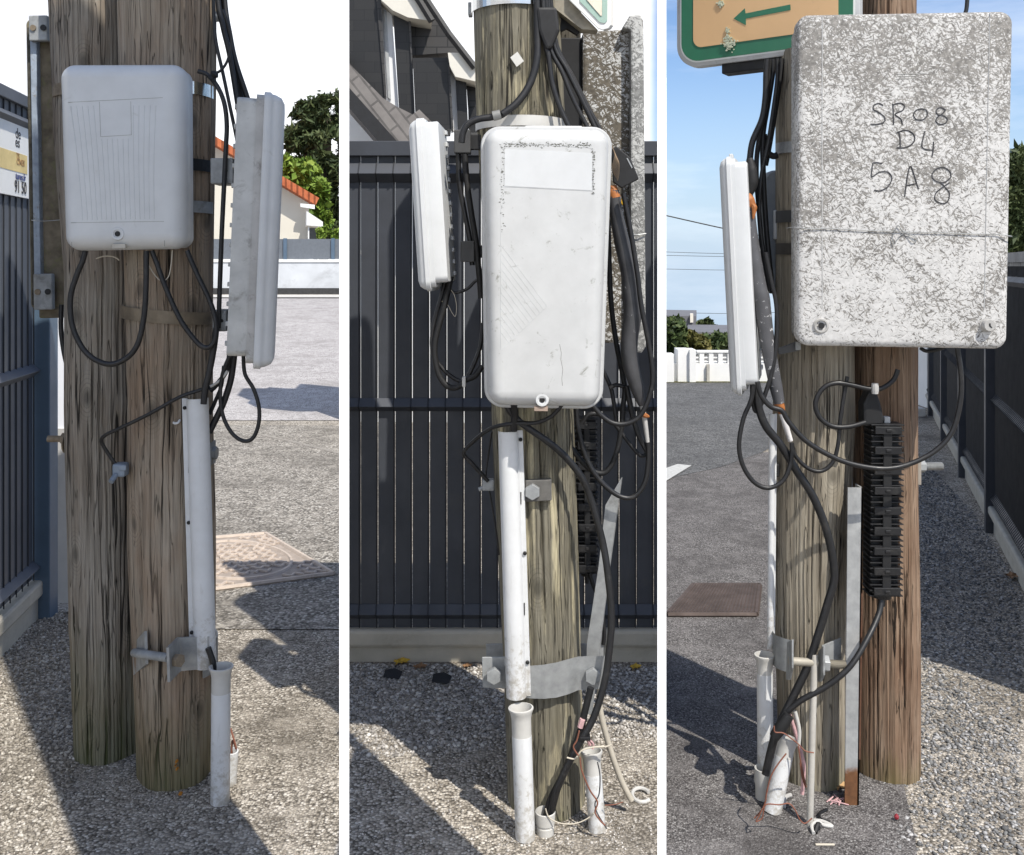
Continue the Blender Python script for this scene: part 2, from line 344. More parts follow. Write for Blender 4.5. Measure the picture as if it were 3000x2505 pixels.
# road on the right bay
def roadedge(y): return .158 * y
ra = [(7.0, 1.13, 1.14), (7.4, 1.17, 1.62), (8.0, 1.265, 2.1), (8.6, 1.36, 2.45), (9.2, 1.455, 2.7), (10, 1.58, 3.0), (11, 1.74, 3.4), (12, 1.9, 3.7), (12.75, 2.02, 3.95)]
sheet('road', ra, ROAD_GREY, .006, 'smooth grey road in front of the white openwork garden wall', 'road')
PAINT = plain('road_paint', (.46, .46, .44), .8, var=.2, scale=30, bump=.3, dirt=((.16, .16, .16), 30.0, .58, .08))
m = MB(); q = [P(X, Y, gz(Y)) for X, Y in ((1945, 1418), (1945, 1378), (1985, 1364), (2026, 1368), (1990, 1390))]
m.add([(a.x, a.y, .0125) for a in q], [tuple(range(5))[::-1]]); o = m.build('road_marking', PAINT); tag(o, 'worn white paint marking at the road edge', 'road marking', kind='structure')
VERGE = asphalt('dry_grass_verge', [(.06, .07, .025), (.12, .12, .05), (.2, .18, .09), (.3, .27, .16)], 60, .8)
ASPH = asphalt('mauve_asphalt', [(.085, .078, .075), (.15, .14, .134), (.215, .202, .195), (.34, .33, .315)], 190, .6)
sheet('pavement', [(y, .1605 * y, .1605 * y + w_) for y, w_ in ((2.3, .62), (2.6, .68), (2.9, .72), (3.4, .80), (4, .95), (5, 1.2), (6, 1.35), (7, 1.45), (8, 1.3))], ASPH, .0035, 'smooth mauve grey asphalt footway left of the straw pole', 'pavement')
m = MB(); q = [P(X, Y, gz(Y)) for X, Y in ((560, 1232), (700, 1262), (840, 1292), (1000, 1332))]; m.tube([(a.x, a.y, .006) for a in q], .012, 5, 3); tag(m.build('seam', plain('pale_seam', (.34, .31, .27), .9)), 'pale seam line crossing the rough pavement', 'seam', kind='structure')
sheet('verge', [(12.75, 2.02, 4.05), (12.88, 2.03, 4.08)], VERGE, .010, 'narrow dry grass verge at the foot of the openwork wall', 'verge')
sheet('kerb', [(26.05, -16, -4.4), (27.2, -16, -4.5)], plain('kerb_stone', (.52, .50, .46), .9), .03, 'pale footpath below the far white wall', 'footpath')

# loose stones
def chippings(name, polys, mats, label):
    ico = []
    t_ = (1 + 5 ** .5) / 2
    bv = np.array([(-1, t_, 0), (1, t_, 0), (-1, -t_, 0), (1, -t_, 0), (0, -1, t_), (0, 1, t_), (0, -1, -t_), (0, 1, -t_), (t_, 0, -1), (t_, 0, 1), (-t_, 0, -1), (-t_, 0, 1)]) / 1.9
    bf = np.array([(0, 11, 5), (0, 5, 1), (0, 1, 7), (0, 7, 10), (0, 10, 11), (1, 5, 9), (5, 11, 4), (11, 10, 2), (10, 7, 6), (7, 1, 8), (3, 9, 4), (3, 4, 2), (3, 2, 6), (3, 6, 8), (3, 8, 9), (4, 9, 5), (2, 4, 11), (6, 2, 10), (8, 6, 7), (9, 8, 1)])
    V, Fc, b = [], [], 0
    for poly, dens, s0, s1 in polys:
        pg = np.array([(P(X, Y, gz(Y)).x, gz(Y)) for X, Y in poly])
        lo, hi_ = pg.min(0), pg.max(0); n = int(dens * (hi_ - lo).prod())
        pt = rng.uniform(lo, hi_, (n, 2)); ins = np.zeros(n, bool); j = len(pg) - 1
        for i in range(len(pg)):
            c = ((pg[i, 1] > pt[:, 1]) != (pg[j, 1] > pt[:, 1])) & (pt[:, 0] < (pg[j, 0] - pg[i, 0]) * (pt[:, 1] - pg[i, 1]) / (pg[j, 1] - pg[i, 1] + 1e-9) + pg[i, 0])
            ins ^= c; j = i
        for x, y in pt[ins]:
            s = s0 + (s1 - s0) * rng.random() ** 2.2
            v = bv * rng.uniform(.65, 1.2, (12, 1)) * np.array([s * rng.uniform(.7, 1.3), s * rng.uniform(.7, 1.3), s * rng.uniform(.45, .8)]) * .5
            a = rng.uniform(0, 6.28); ca, sa = math.cos(a), math.sin(a); tl = rng.uniform(-.5, .5)
            v = v @ np.array([(1, 0, 0), (0, math.cos(tl), -math.sin(tl)), (0, math.sin(tl), math.cos(tl))]) @ np.array([(ca, -sa, 0), (sa, ca, 0), (0, 0, 1)])
            v += np.array((x, y, s * .16)); V.append(v); Fc.append(bf + b); b += 12
    V = np.concatenate(V); Fc = np.concatenate(Fc)
    me = bpy.data.meshes.new(name); me.vertices.add(len(V)); me.vertices.foreach_set('co', V.ravel())
    me.loops.add(Fc.size); me.loops.foreach_set('vertex_index', Fc.ravel().astype(np.int32))
    me.polygons.add(len(Fc)); me.polygons.foreach_set('loop_start', np.arange(0, Fc.size, 3, dtype=np.int32))
    me.update(calc_edges=True); me.validate(); me.materials.append(mats)
    o = bpy.data.objects.new(name, me); C.objects.link(o); return tag(o, label, 'gravel', kind='stuff')
def stone_fn(cols):
    def fn(n):
        r = n.geo.outputs['Random Per Island']; a = n.noise(n.obj, 300, 4)
        c = n.ramp(r, [(.0, cols[0]), (.35, cols[1]), (.75, cols[2]), (.95, cols[3])])
        return {'Base Color': n.mix(n.ramp(a, [(.35, .4), (.6, 0.0)]), c, tuple(q * .5 for q in cols[1])), 'Roughness': .85}
    return fn
STONE_W = material('pale_chippings', stone_fn([(.17, .158, .14), (.33, .305, .275), (.50, .47, .43), (.68, .65, .60)]))
STONE_B = material('brown_chippings', stone_fn([(.115, .10, .082), (.25, .222, .18), (.40, .362, .305), (.60, .56, .49)]))
STONE_G = material('grey_chippings', stone_fn([(.08, .08, .08), (.16, .16, .155), (.26, .255, .25), (.48, .47, .46)]))
chippings('gravel', [([(-60, 1880), (220, 1780), (225, 2240), (120, 2520), (-60, 2520)], 13000, .006, .017), ([(100, 2500), (220, 2260), (700, 2350), (990, 1760), (990, 2520)], 2400, .004, .009), ([(190, 2235), (430, 2225), (690, 2290), (700, 2395), (400, 2395), (200, 2300)], 9000, .003, .009)], STONE_B, 'loose brown grey chippings beside the twin poles by the blue gate post')
chippings('gravel', [([(1010, 1945), (1935, 1955), (1935, 2160), (1700, 2180), (1010, 2230)], 11000, .006, .019), ([(1010, 2200), (1935, 2150), (1935, 2520), (1010, 2520)], 2600, .004, .010), ([(1470, 2360), (1830, 2360), (1830, 2480), (1470, 2480)], 9000, .003, .009)], STONE_W, 'pale loose chippings along the concrete foot of the slatted fence')
chippings('gravel', [([(2690, 1330), (2850, 1500), (2990, 1720), (2990, 2520), (2560, 2520), (2690, 2340)], 4200, .006, .018), ([(2690, 1900), (2990, 2200), (2990, 2520), (2700, 2400)], 5000, .005, .016), ([(1945, 1900), (2600, 2200), (2600, 2520), (1945, 2520)], 1300, .003, .008), ([(2230, 2290), (2720, 2290), (2720, 2390), (2230, 2400)], 9000, .003, .009)], STONE_G, 'grey loose chippings between the brown pole and the long dark fence')

# two added white dividers between the three pole views, outlines shaped to throw shade
DIVIDER_W = plain('white_divider_paint', (.93, .93, .93), .6, var=.01, bump=.0)
def divider(X0, X1, prof, label):
    """prof: outline (depth along the line of sight, height), shaped for the shade it casts"""
    a0, a1 = (X0 - 1500) / F, (X1 - 1500) / F; n = len(prof)
    v = [(a0 * y, y, h) for y, h in prof] + [(a1 * y, y, h) for y, h in prof]      # widens along the sight lines, so only the front edge shows
    o = MB().add(v, [tuple(range(n)), tuple(range(2 * n - 1, n - 1, -1))] + [(i, n + i, n + (i + 1) % n, (i + 1) % n) for i in range(n)]).build('added_divider', DIVIDER_W); tag(o, label, 'divider')
divider(994, 1023, [(1.2, -.05), (2.15, -.05), (2.15, 1.45), (2.48, 1.6), (2.48, 2.95), (2.16, 3.6), (1.2, 5.4)], 'thin white partition between the orange roofed house and the slatted fence, added to shade the left poles')
divider(1926, 1952, [(1.5, -.05), (1.97, -.05), (1.97, 2.115), (1.93, 2.115), (1.93, 1.94), (1.8, 1.89), (1.6, 1.72), (1.5, 1.66)], 'thin white partition between the slatted fence and the grey road, added and shaped to shade the middle ground')

# ================= LEAFY THINGS =================
def leaf_mat(name, lo, mid, hi_):
    def fn(n):
        r = n.geo.outputs['Random Per Island']; a = n.noise(n.obj, 1.1, 4)
        c = n.mix(.5, n.ramp(r, [(.1, lo), (.5, mid), (.95, hi_)]), n.ramp(a, [(.35, lo), (.5, mid), (.66, hi_)]))
        return {'Base Color': c, 'Roughness': .6, 'Specular IOR Level': .25}
    return material(name, fn)
def crown(name, blobs, n, size, mat, parent, needle=False):
    """leaf-sized faces spread in clumps through each blob; blobs: (centre, radii)"""
    V, b = [], 0
    for c, r in blobs:
        k_ = max(6, n // 60)
        cl = rng.normal(size=(k_, 3)); cl /= np.linalg.norm(cl, axis=1)[:, None]; cl *= rng.uniform(.55, 1.0, (k_, 1)) ** .5
        cen = np.array(c) + cl * np.array(r)
        idx = rng.integers(0, k_, n)
        p = cen[idx] + rng.normal(size=(n, 3)) * np.array(r) * .13
        d1 = rng.normal(size=(n, 3)); d1 /= np.linalg.norm(d1, axis=1)[:, None]
        d2 = np.cross(d1, rng.normal(size=(n, 3))); d2 /= np.linalg.norm(d2, axis=1)[:, None]
        s = size * rng.uniform(.6, 1.5, (n, 1)); wd = .28 if needle else .6
        V.append(np.stack([p - d1 * s, p + d2 * s * wd, p + d1 * s, p - d2 * s * wd], 1).reshape(-1, 3))
    V = np.concatenate(V); N = len(V) // 4
    return MB().add(V.tolist(), np.arange(N * 4).reshape(N, 4).tolist()).build(name, mat, parent)
L_PINE = leaf_mat('dark_needles', (.022, .036, .014), (.05, .072, .026), (.11, .13, .05))
L_BRIGHT = leaf_mat('bright_leaves', (.05, .10, .012), (.12, .19, .025), (.26, .34, .06))
L_HEDGE = leaf_mat('hedge_leaves', (.02, .035, .010), (.05, .075, .022), (.12, .15, .05))
L_OLIVE = leaf_mat('olive_leaves', (.045, .05, .010), (.11, .105, .025), (.2, .17, .06))
BARK = plain('bark', (.09, .07, .05), .9, var=.4, bump=.6, fine=60)
def W(X, Y, z): return tuple(P(X, Y, z))
def tree(name, label, cat, X, Yb, z, trunk_r, blobs, n, size, mat, needle=False, group=None):
    base = P(X, Yb, z); base.z = min(base.z, G(base.x, base.y)) - .05; t = thing(name, label, cat, base, group)
    top = P(*blobs[0][:2], z)
    m = MB(); m.tube([base, base.lerp(top, .5) + Vector((.1, 0, 0)), top], [trunk_r, trunk_r * .8, trunk_r * .4], 10)
    for b in blobs[1:]:
        e = P(b[0], b[1], z); s = base.lerp(top, .45); m.tube([s, s.lerp(e, .5) + Vector((0, 0, .1)), e], [trunk_r * .5, trunk_r * .35, trunk_r * .15], 7)
    m.build('trunk', BARK, t, smooth=True)
    crown('crown', [(W(b[0], b[1], z + (b[4] if len(b) > 4 else 0)), (b[2] / F * z, b[2] / F * z, b[3] / F * z)) for b in blobs], n, size, mat, t, needle)
    return t
tree('pine_tree', 'tall dark pine rising behind the bright round tree', 'tree', 930, 860, 42, .35,
     [(960, 330, 50, 60), (905, 350, 45, 45), (960, 430, 75, 60), (880, 410, 45, 35), (990, 540, 70, 70), (920, 500, 75, 60), (985, 640, 60, 60), (940, 600, 50, 60)], 1500, .24, L_PINE, True)
tree('leafy_tree', 'bright green round tree beside the orange tiled gable', 'tree', 870, 860, 38, .25,
     [(860, 560, 62, 70), (825, 500, 35, 40), (880, 520, 55, 50), (920, 580, 42, 50), (860, 650, 70, 60), (925, 640, 38, 40)], 2600, .17, L_BRIGHT)
t = tree('garden_shrub', 'small yellow green shrub behind the far grey fence', 'shrub', 950, 840, 31, .06, [(950, 685, 22, 16), (985, 690, 15, 14)], 700, .08, L_BRIGHT)

# ================= FAR SIDE OF THE LEFT VIEW =================
def slab(m, px_pts, z, depth, mi=0):        # upright outline at depth z, pushed away from the camera
    cX = sum(q[0] for q in px_pts) / len(px_pts)
    return m.prism([P(X, Y, z) for X, Y in px_pts], ((cX - 1500) / F * depth * 1.15, depth, 0), mi)
ROOF_T = material('orange_roof_tiles', lambda n: {'Base Color': n.ramp(n.noise(n.obj, 5, 5), [(.3, (.36, .085, .03)), (.7, (.52, .15, .055))]), 'Roughness': .8, '_h': (n.n('ShaderNodeTexWave', {'Vector': n.obj, 'Scale': 1.6}, bands_direction='X').outputs[1], .8, .08)})
CREAM = plain('cream_render', (.66, .62, .53), .9, var=.05, scale=1, bump=.1, fine=30)
zb = 33.0
t = thing('house', 'cream house with an orange tiled gable roof behind the far fence', 'house', P(560, 860, zb))
m = MB(); slab(m, [(220, 870), (905, 870), (905, 588), (560, 385), (220, 588)], zb, 9); m.build('wall', CREAM, t)
m = MB(); slab(m, [(560, 357), (935, 580), (925, 600), (560, 382), (195, 600), (185, 580)], zb - .5, 10); m.build('roof', ROOF_T, t)
m = MB(); slab(m, [(880, 596), (922, 600), (922, 612), (880, 606)], zb - .5, .12); m.build('gutter', RENDER_W, t)
m = MB(); slab(m, [(898, 618), (946, 650), (946, 664), (898, 660)], zb - 1.6, 3); m.build('porch_roof', RENDER_W, t)
m = MB()
for X in (902, 930): slab(m, [(X, 664), (X + 4, 664), (X + 4, 870), (X, 870)], zb - 1.5, .1)
m.build('porch_post', RENDER_W, t)
GLASS = plain('dark_glass', (.03, .035, .04), .08)
m = MB(); slab(m, [(906, 668), (928, 668), (928, 715), (906, 715)], zb - .2, .1); f_ = m.build('window', GLASS, t)
# far wall and fence
zf = 28.0
WALL_BLUE = plain('faded_white_wall', (.56, .58, .60), .9, var=.12, scale=1.2, bump=.2, dirt=((.38, .39, .40), .9, .55, .2))
t = thing('garden_wall', 'low faded white wall at the far side of the pale road', 'wall', (-9, zf, .74))
m = MB(); m.box((-16, zf, .70), (-4.9, zf + .2, EYE + 12 / F * zf)); m.build('wall', WALL_BLUE, t)
m = MB(); m.box((-16, zf - .03, EYE + 12.2 / F * zf), (-4.88, zf + .23, EYE + 20 / F * zf)); m.build('coping', RENDER_W, t)
m = MB(); m.box((-16, zf - .015, .72), (-4.89, zf - .001, .92)); m.build('base_band', plain('dark_base', (.05, .05, .05), .9), t)
t = thing('panel_fence', 'blue grey panel fence standing on the far white wall', 'fence', (-9, zf + .1, EYE + 20.2 / F * zf))
PANEL_G = plain('grey_fence_panel', (.13, .145, .165), .6, var=.1)
m = MB(); m.box((-16, zf + .06, EYE + 21 / F * zf), (-4.92, zf + .10, EYE + 80 / F * zf)); m.build('panel', PANEL_G, t)
for X in (560, 697, 835, 975):
    m = MB(); c = P(X, 700, zf).x; m.box((c - .05, zf, EYE + 20.3 / F * zf), (c + .05, zf + .05, EYE + 82 / F * zf)); m.build('post', BLUE_STEEL, t)
# wavy manhole cover
IRON_P = plain('worn_pink_iron', (.50, .42, .35), .7, metal=.05, var=.15, scale=20, bump=.2, dirt=((.22, .17, .13), 12.0, .55, .2))
def ground_quad(pts): return [Vector((P(X, Y, gz(Y)).x, gz(Y), 0)) for X, Y in pts]
def cover(corners, label, mat, kind, plate_mat):
    a, b, c, d = ground_quad(corners)        # near left, near right, far right, far left
    def uv(u, v, h): q = (a * (1 - u) + b * u) * (1 - v) + (d * (1 - u) + c * u) * v; return Vector((q.x, q.y, h))
    cen = uv(.5, .5, 0); t = thing('manhole_cover', label, 'manhole cover', cen)
    m = MB(); m.prism([uv(0, 0, .010), uv(1, 0, .010), uv(1, 1, .010), uv(0, 1, .010)], (0, 0, -.03)); m.build('plate', plate_mat, t)
    m = MB()
    for p, q in (((0, 0), (1, 0)), ((1, 0), (1, 1)), ((1, 1), (0, 1)), ((0, 1), (0, 0))): m.tube([uv(*p, .011), uv(*q, .011)], .013, 6)
    m.build('frame', mat, t)
    m = MB(); m.tube([uv(.5 + .40 * math.cos(i / 40 * 6.2832), .5 + .40 * math.sin(i / 40 * 6.2832), .010) for i in range(41)], .011, 6, 1)
    m.build('ring', mat, t)
    m = MB()
    if kind == 'wave':
        for i in range(1, 15):
            for s0 in np.arange(.04, .90, .16):
                if abs(math.hypot(s0 + .06 - .5, i / 15 - .5) - .40) < .05: continue
                m.tube([uv(s0 + .135 * j / 12, i / 15 + .019 * math.sin(j / 12 * 9.42 + i * 1.7), .012) for j in range(13)], .0085, 6, 1)
        for u, v in ((.45, .45), (.62, .5), (.5, .62)): m.tube([uv(u + .03 * math.cos(i / 14 * 6.2832), v + .03 * math.sin(i / 14 * 6.2832), .011) for i in range(15)], .007, 5, 1)
    else:
        for i in range(1, 24): m.tube([uv(i / 24, .02, .014), uv(i / 24, .98, .014)], .011, 5)
        for i in range(1, 14): m.tube([uv(.02, i / 14, .0115), uv(.98, i / 14, .0115)], .006, 5)
    m.build('relief', mat, t)
cover([(540, 1745), (976, 1687), (777, 1569), (500, 1592)], 'square iron manhole cover with wavy relief on the rough pavement', IRON_P, 'wave', plain('pink_iron_recess', (.33, .275, .23), .8, var=.2, scale=20, bump=.2))
cover([(1956, 1808), (2215, 1808), (2225, 1722), (2030, 1722)], 'rust brown ribbed manhole cover lying in the pole shadow', plain('rusty_iron', (.085, .062, .052), .7, metal=.2, var=.3), 'grid', plain('rusty_recess', (.040, .030, .026), .85))

# ================= COMPONENTS =================
def pole(label, zc, rows, mat, lumps=.0035, base_Y=None, sd_=1):
    """tapering, slightly wandering trunk; rows: (Y, X left, X right) in the photograph at depth zc"""
    seg, Ys = 168, []
    for (a, b) in zip(rows[:-1], rows[1:]):
        n_ = max(2, int(abs(b[0] - a[0]) / (24 if b[0] > 0 else 90)))
        for i in range(n_): t = i / n_; Ys.append(tuple(a[j] * (1 - t) + b[j] * t for j in range(3)))
    Ys.append(rows[-1]); Ys = np.array(Ys[::-1])
    g = np.random.default_rng(sd_); ph = g.uniform(0, 6.28, 8)
    Xc, z = (Ys[:, 1] + Ys[:, 2]) / 2, EYE - (Ys[:, 0] - HOR) / F * zc
    rad = (Ys[:, 2] - Ys[:, 1]) / 2 / F * zc; cx = (Xc - 1500) / F * zc
    A = np.arange(seg) / seg * 2 * np.pi; AA, ZZ = np.meshgrid(A, z)
    D = lumps * (np.sin(3 * AA + ph[0] + ZZ * 1.3) + .6 * np.sin(5 * AA + ph[1] - ZZ * 2.1) + .5 * np.sin(2 * AA + ph[2] + ZZ * 5))
    for k_ in range(34):                    # fine long ridges of worn grain
        D += .0003 * np.sin((9 + k_ * 2.3) * AA + g.uniform(0, 6.28) + .9 * np.sin(ZZ * g.uniform(.5, 2.5) + g.uniform(0, 6))) * g.uniform(.4, 1)
    for k_ in range(17):                    # drying checks: narrow splits that wander and close again
        a0, z0, ln = g.uniform(0, 6.28), g.uniform(0, 2.4), g.uniform(.25, 1.3)
        if k_ < 10: a0 = g.uniform(3.5, 6.0)
        path = a0 + .03 * np.sin(ZZ * g.uniform(2, 5) + k_) + .012 * np.sin(ZZ * 17 + k_)
        dd = np.abs((AA - path + np.pi) % (2 * np.pi) - np.pi)
        env = np.clip(1 - ((ZZ - z0) / (ln / 2)) ** 2, 0, 1) ** .5
        D -= g.uniform(.005, .014) * env * np.clip(1 - dd / (g.uniform(.028, .05) * (.4 + .6 * env)), 0, 1)
    for k_ in range(7):                     # knots
        a0, z0 = g.uniform(3.4, 6.0), g.uniform(.1, 2.3)
        dd = np.hypot(((AA - a0 + np.pi) % (2 * np.pi) - np.pi) * .11, (ZZ - z0) * .7)
        D += .004 * np.exp(-(dd / .020) ** 2) - .006 * np.exp(-(dd / .007) ** 2)
    RR = rad[:, None] + D
    V = np.stack([cx[:, None] + RR * np.cos(AA), zc + RR * np.sin(AA), ZZ], -1).reshape(-1, 3).tolist()
    n = len(Ys); f = [(i * seg + j, i * seg + (j + 1) % seg, (i + 1) * seg + (j + 1) % seg, (i + 1) * seg + j) for i in range(n - 1) for j in range(seg)]
    f += [tuple(range(seg - 1, -1, -1)), tuple((n - 1) * seg + j for j in range(seg))]
    m = MB().add(V, f); o = m.build('utility_pole', mat, smooth=True)
    return tag(o, label, 'utility pole')
def hexbolt(m, a, b, r, h):                  # head at a, axis towards b
    a, b = Vector(a), Vector(b); return m.lathe(a, b, [(0, r * .8), (.002, r), (h, r), (h + .0005, 0)], seg=6)
def text_mesh(s, size, M, mat, parent, name='lettering', align='RIGHT', squash=1.0, bold=0.0):
    cu = bpy.data.curves.new(name, 'FONT'); cu.body = s; cu.size = size; cu.align_x = align; cu.extrude = .0006; cu.offset = bold
    ob = bpy.data.objects.new('tmp', cu); C.objects.link(ob)
    bpy.context.view_layer.update()
    me = bpy.data.meshes.new_from_object(ob.evaluated_get(bpy.context.evaluated_depsgraph_get()))
    v = [M @ Vector((q.co.x * squash, -q.co.z, q.co.y)) for q in me.vertices]; f = [tuple(p.vertices) for p in me.polygons]
    bpy.data.objects.remove(ob); bpy.data.meshes.remove(me)
    return MB().add(v, f).build(name, mat, parent)
def pvc_pipe(label, Xb, Yb, Xt, Yt, r_px, z, lean=0.0, mat=PVC, sleeve=PVC_GREY, sl=.075, group=None):
    a = P(Xb, Yb, z); b = P(Xt, Yt, z + lean); a.z = max(a.z, -.002); L = (b - a).length; r = r_px / F * z
    t = thing('conduit_pipe', label, 'pipe', a, group)
    MB().lathe(a, b, [(0, r), (L - sl, r), (L - sl + .001, r * .96), (L - .03, r * .955), (L - .03, r * .8), (.02, r * .8)]).build('pipe', mat, t, smooth=True)
    MB().lathe(a, b, [(L - sl - .0, r * .985), (L - .03, r * 1.0), (L - .012, r * 1.13), (L - .004, r * 1.28), (L, r * 1.28), (L + .001, r * 1.12), (L - .02, r * .95), (L - .12, r * .83), (L - .125, 0)]).build('collar', sleeve, t, smooth=True)
    return t
def trunking(label, top, bot, w, z, flange=-1, screws=(), slots=(), mat=PVC, cable=True):
    """half round cable guard with a screwed flange; top, bot: pixel centres; w: pixel width"""
    a, b = P(*bot, z), P(*top, z); t = thing('cable_guard', label, 'cable guard', a)
    ax = (b - a); L = ax.length; up = ax.normalized(); u = Vector((1, 0, 0)); u = (u - up * u.dot(up)).normalized(); nrm = up.cross(u) * -1
    if nrm.y > 0: nrm = -nrm
    wm = w / F * z; r = wm * .40
    sec = [(flange * wm * .5, .001), (flange * wm * .34, .001)]
    cx = -flange * wm * .08
    for i in range(15):
        q = math.pi * i / 14; sec.append((cx + flange * r * math.cos(q), .001 + r * .95 * math.sin(q)))
    sec2 = [(x - 0, y - .0022 if i < 2 else y) for i, (x, y) in enumerate(sec)]
    inner = sec2[:2] + [(cx + flange * (r - .0022) * math.cos(math.pi * i / 14), .001 + (r - .0022) * .95 * math.sin(math.pi * i / 14)) for i in range(15)]
    n = len(sec); v, f = [], []
    N = 14
    for k_ in range(N + 1):
        o_ = a + ax * (k_ / N)
        v += [o_ + u * x + nrm * y for x, y in sec] + [o_ + u * x + nrm * y for x, y in inner]
    for k_ in range(N):
        b0, b1 = k_ * 2 * n, (k_ + 1) * 2 * n
        for i in range(n - 1):
            f += [(b0 + i, b0 + i + 1, b1 + i + 1, b1 + i), (b0 + n + i + 1, b0 + n + i, b1 + n + i, b1 + n + i + 1)]
        f += [(b0, b1, b1 + n, b0 + n), (b0 + n - 1, b0 + 2 * n - 1, b1 + 2 * n - 1, b1 + n - 1)]
    for e in (0, N):
        for i in range(n - 1): f.append((e * 2 * n + i, e * 2 * n + i + 1, e * 2 * n + n + i + 1, e * 2 * n + n + i))
    MB().add(v, f).build('guard', mat, t, smooth=True, sharp=30)
    for (X, Y) in screws:
        c = P(X, Y, z) + nrm * .002; MB().lathe(c, c + nrm, [(0, .0055), (.003, .0055), (.005, .003), (.0052, 0)], seg=10).build('screw', BLACK_MATTE, t)
    for (X, Y) in slots:
        c = P(X, Y, z) + nrm * .002; MB().box((c.x - .0014, c.y - .001, c.z - .017), (c.x + .0014, c.y + .001, c.z + .017)).build('slot', BLACK_MATTE, t)
    return t
def closure(label, top, bot, w, z, parts=15):
    """black ribbed splice closure hanging upright"""
    a, b = P(*bot, z), P(*top, z); t = thing('splice_closure', label, 'splice closure', a)
    wm = w / F * z; L = (b - a).length; yaw = 0
    M = Matrix.Translation(a) @ (b - a).to_track_quat('Z', 'Y').to_matrix().to_4x4() if False else Matrix.Translation(a) @ Matrix.Rotation(math.atan2(b.x - a.x, b.z - a.z), 4, 'Y')
    m = MB(); m.box((-wm * .42, -.018, .0), (wm * .42, .05, L), M); m.build('body', BLACK_MATTE, t, bevel=.006)
    m = MB(); n = int(L / .0155)
    for i in range(n + 1):
        h = i * L / n
        m.box((-wm * .5, -.034, h - .0016), (wm * .5, .03, h + .0016), M)
    m.build('ribs', BLACK, t, bevel=.0008)
    m = MB(); m.box((-wm * .13, -.036, .01), (wm * .13, -.02, L - .01), M); m.build('spine', BLACK_MATTE, t, bevel=.002)
    for i in range(parts):
        h = (i + .5) * L / parts
        if i % 2 == 0:
            m = MB(); m.box((-wm * .40, -.041, h - .011), (wm * .40, -.02, h + .011), M); m.box((-wm * .08, -.044, h - .004), (wm * .08, -.041, h + .004), M)
            m.build('clip', BLACK, t, bevel=.0025)
    m = MB(); m.lathe(M @ Vector((0, 0, .005)), M @ Vector((0, 0, -.03)), [(0, wm * .3), (.02, wm * .26), (.024, wm * .1), (.045, wm * .09)]); m.build('gland', BLACK, t, smooth=True)
    return t
def band(m, zc, X0, X1, Y, hgt, th=.0025, a0=180, a1=360, off=.0045, slope=0.0):
    """steel strap round the front of a pole between photo columns X0, X1"""
    c = P((X0 + X1) / 2, Y, zc); r = (X1 - X0) / 2 / F * zc + off; h = hgt / F * zc / 2; N = 28; v = []
    for i in range(N + 1):
        q = R(a0 + (a1 - a0) * i / N); dz = slope * math.cos(q)
        for rr in (r, r + th):
            for s in (-1, 1): v.append((c.x + rr * math.cos(q), c.y + rr * math.sin(q), c.z + s * h + dz))
    f = []
    for i in range(N):
        p, q = i * 4, i * 4 + 4
        f += [(p, p + 1, q + 1, q), (p + 3, p + 2, q + 2, q + 3), (p + 1, p + 3, q + 3, q + 1), (p + 2, p, q, q + 2)]
    f += [(0, 2, 3, 1), (N * 4, N * 4 + 1, N * 4 + 3, N * 4 + 2)]
    return m.add(v, f)
def lock(t, M, u, v, d, r, ring=None, key=True):
    c = M @ Vector((u, -d, v)); nrm = (M.to_3x3() @ Vector((0, -1, 0))).normalized()
    MB().lathe(c - nrm * .004, c + nrm, [(0, r * 1.05), (.005, r), (.0065, r * .94), (.0066, r * .62), (.003, r * .55), (.003, 0)], 28).build('lock', ring or WHITE, t, smooth=True)
    if key: MB().lathe(c - nrm * .002, c + nrm, [(0, r * .42), (.0022, r * .42), (.0023, 0)], 18).build('keyhole', BLACK_MATTE, t)
def grooves(t, M, d, lines, mat, name='groove', r=.0009):
    m = MB()
    for ln in lines: m.tube([M @ Vector((u, -d, v)) for u, v in ln], r, 4, 1)
    return m.build(name, mat, t)
GROOVE = plain('groove_shade_plastic', (.50, .51, .51), .6)
GROOVE_D = plain('dirty_groove', (.30, .30, .28), .7)

# ================= LEFT VIEW =================
WOOD_A = wood('brown_grey_timber', [(.145, .126, .102), (.285, .256, .213), (.42, .387, .338), (.235, .178, .128)], alg_h=.55, seed=1.0, algae=(.085, .10, .03))
WOOD_B = wood('warm_brown_timber', [(.155, .123, .09), (.31, .26, .20), (.44, .382, .305), (.265, .183, .122)], alg_h=.45, seed=4.3, algae=(.10, .11, .035))
pole('grey brown left timber pole of the pair by the blue gate post', 3.09, [(-560, 165, 382), (0, 157, 385), (400, 174, 388), (800, 201, 398), (1240, 196, 400), (1655, 208, 404), (2092, 222, 410), (2300, 226, 412)], WOOD_A, sd_=3)
pole('brown timber pole carrying the small ribbed white box', 2.95, [(-560, 348, 620), (0, 352, 624), (420, 366, 619), (800, 372, 617), (1213, 381, 616), (1601, 384, 625), (1900, 395, 624), (2092, 402, 622), (2380, 412, 620)], WOOD_B, sd_=5)
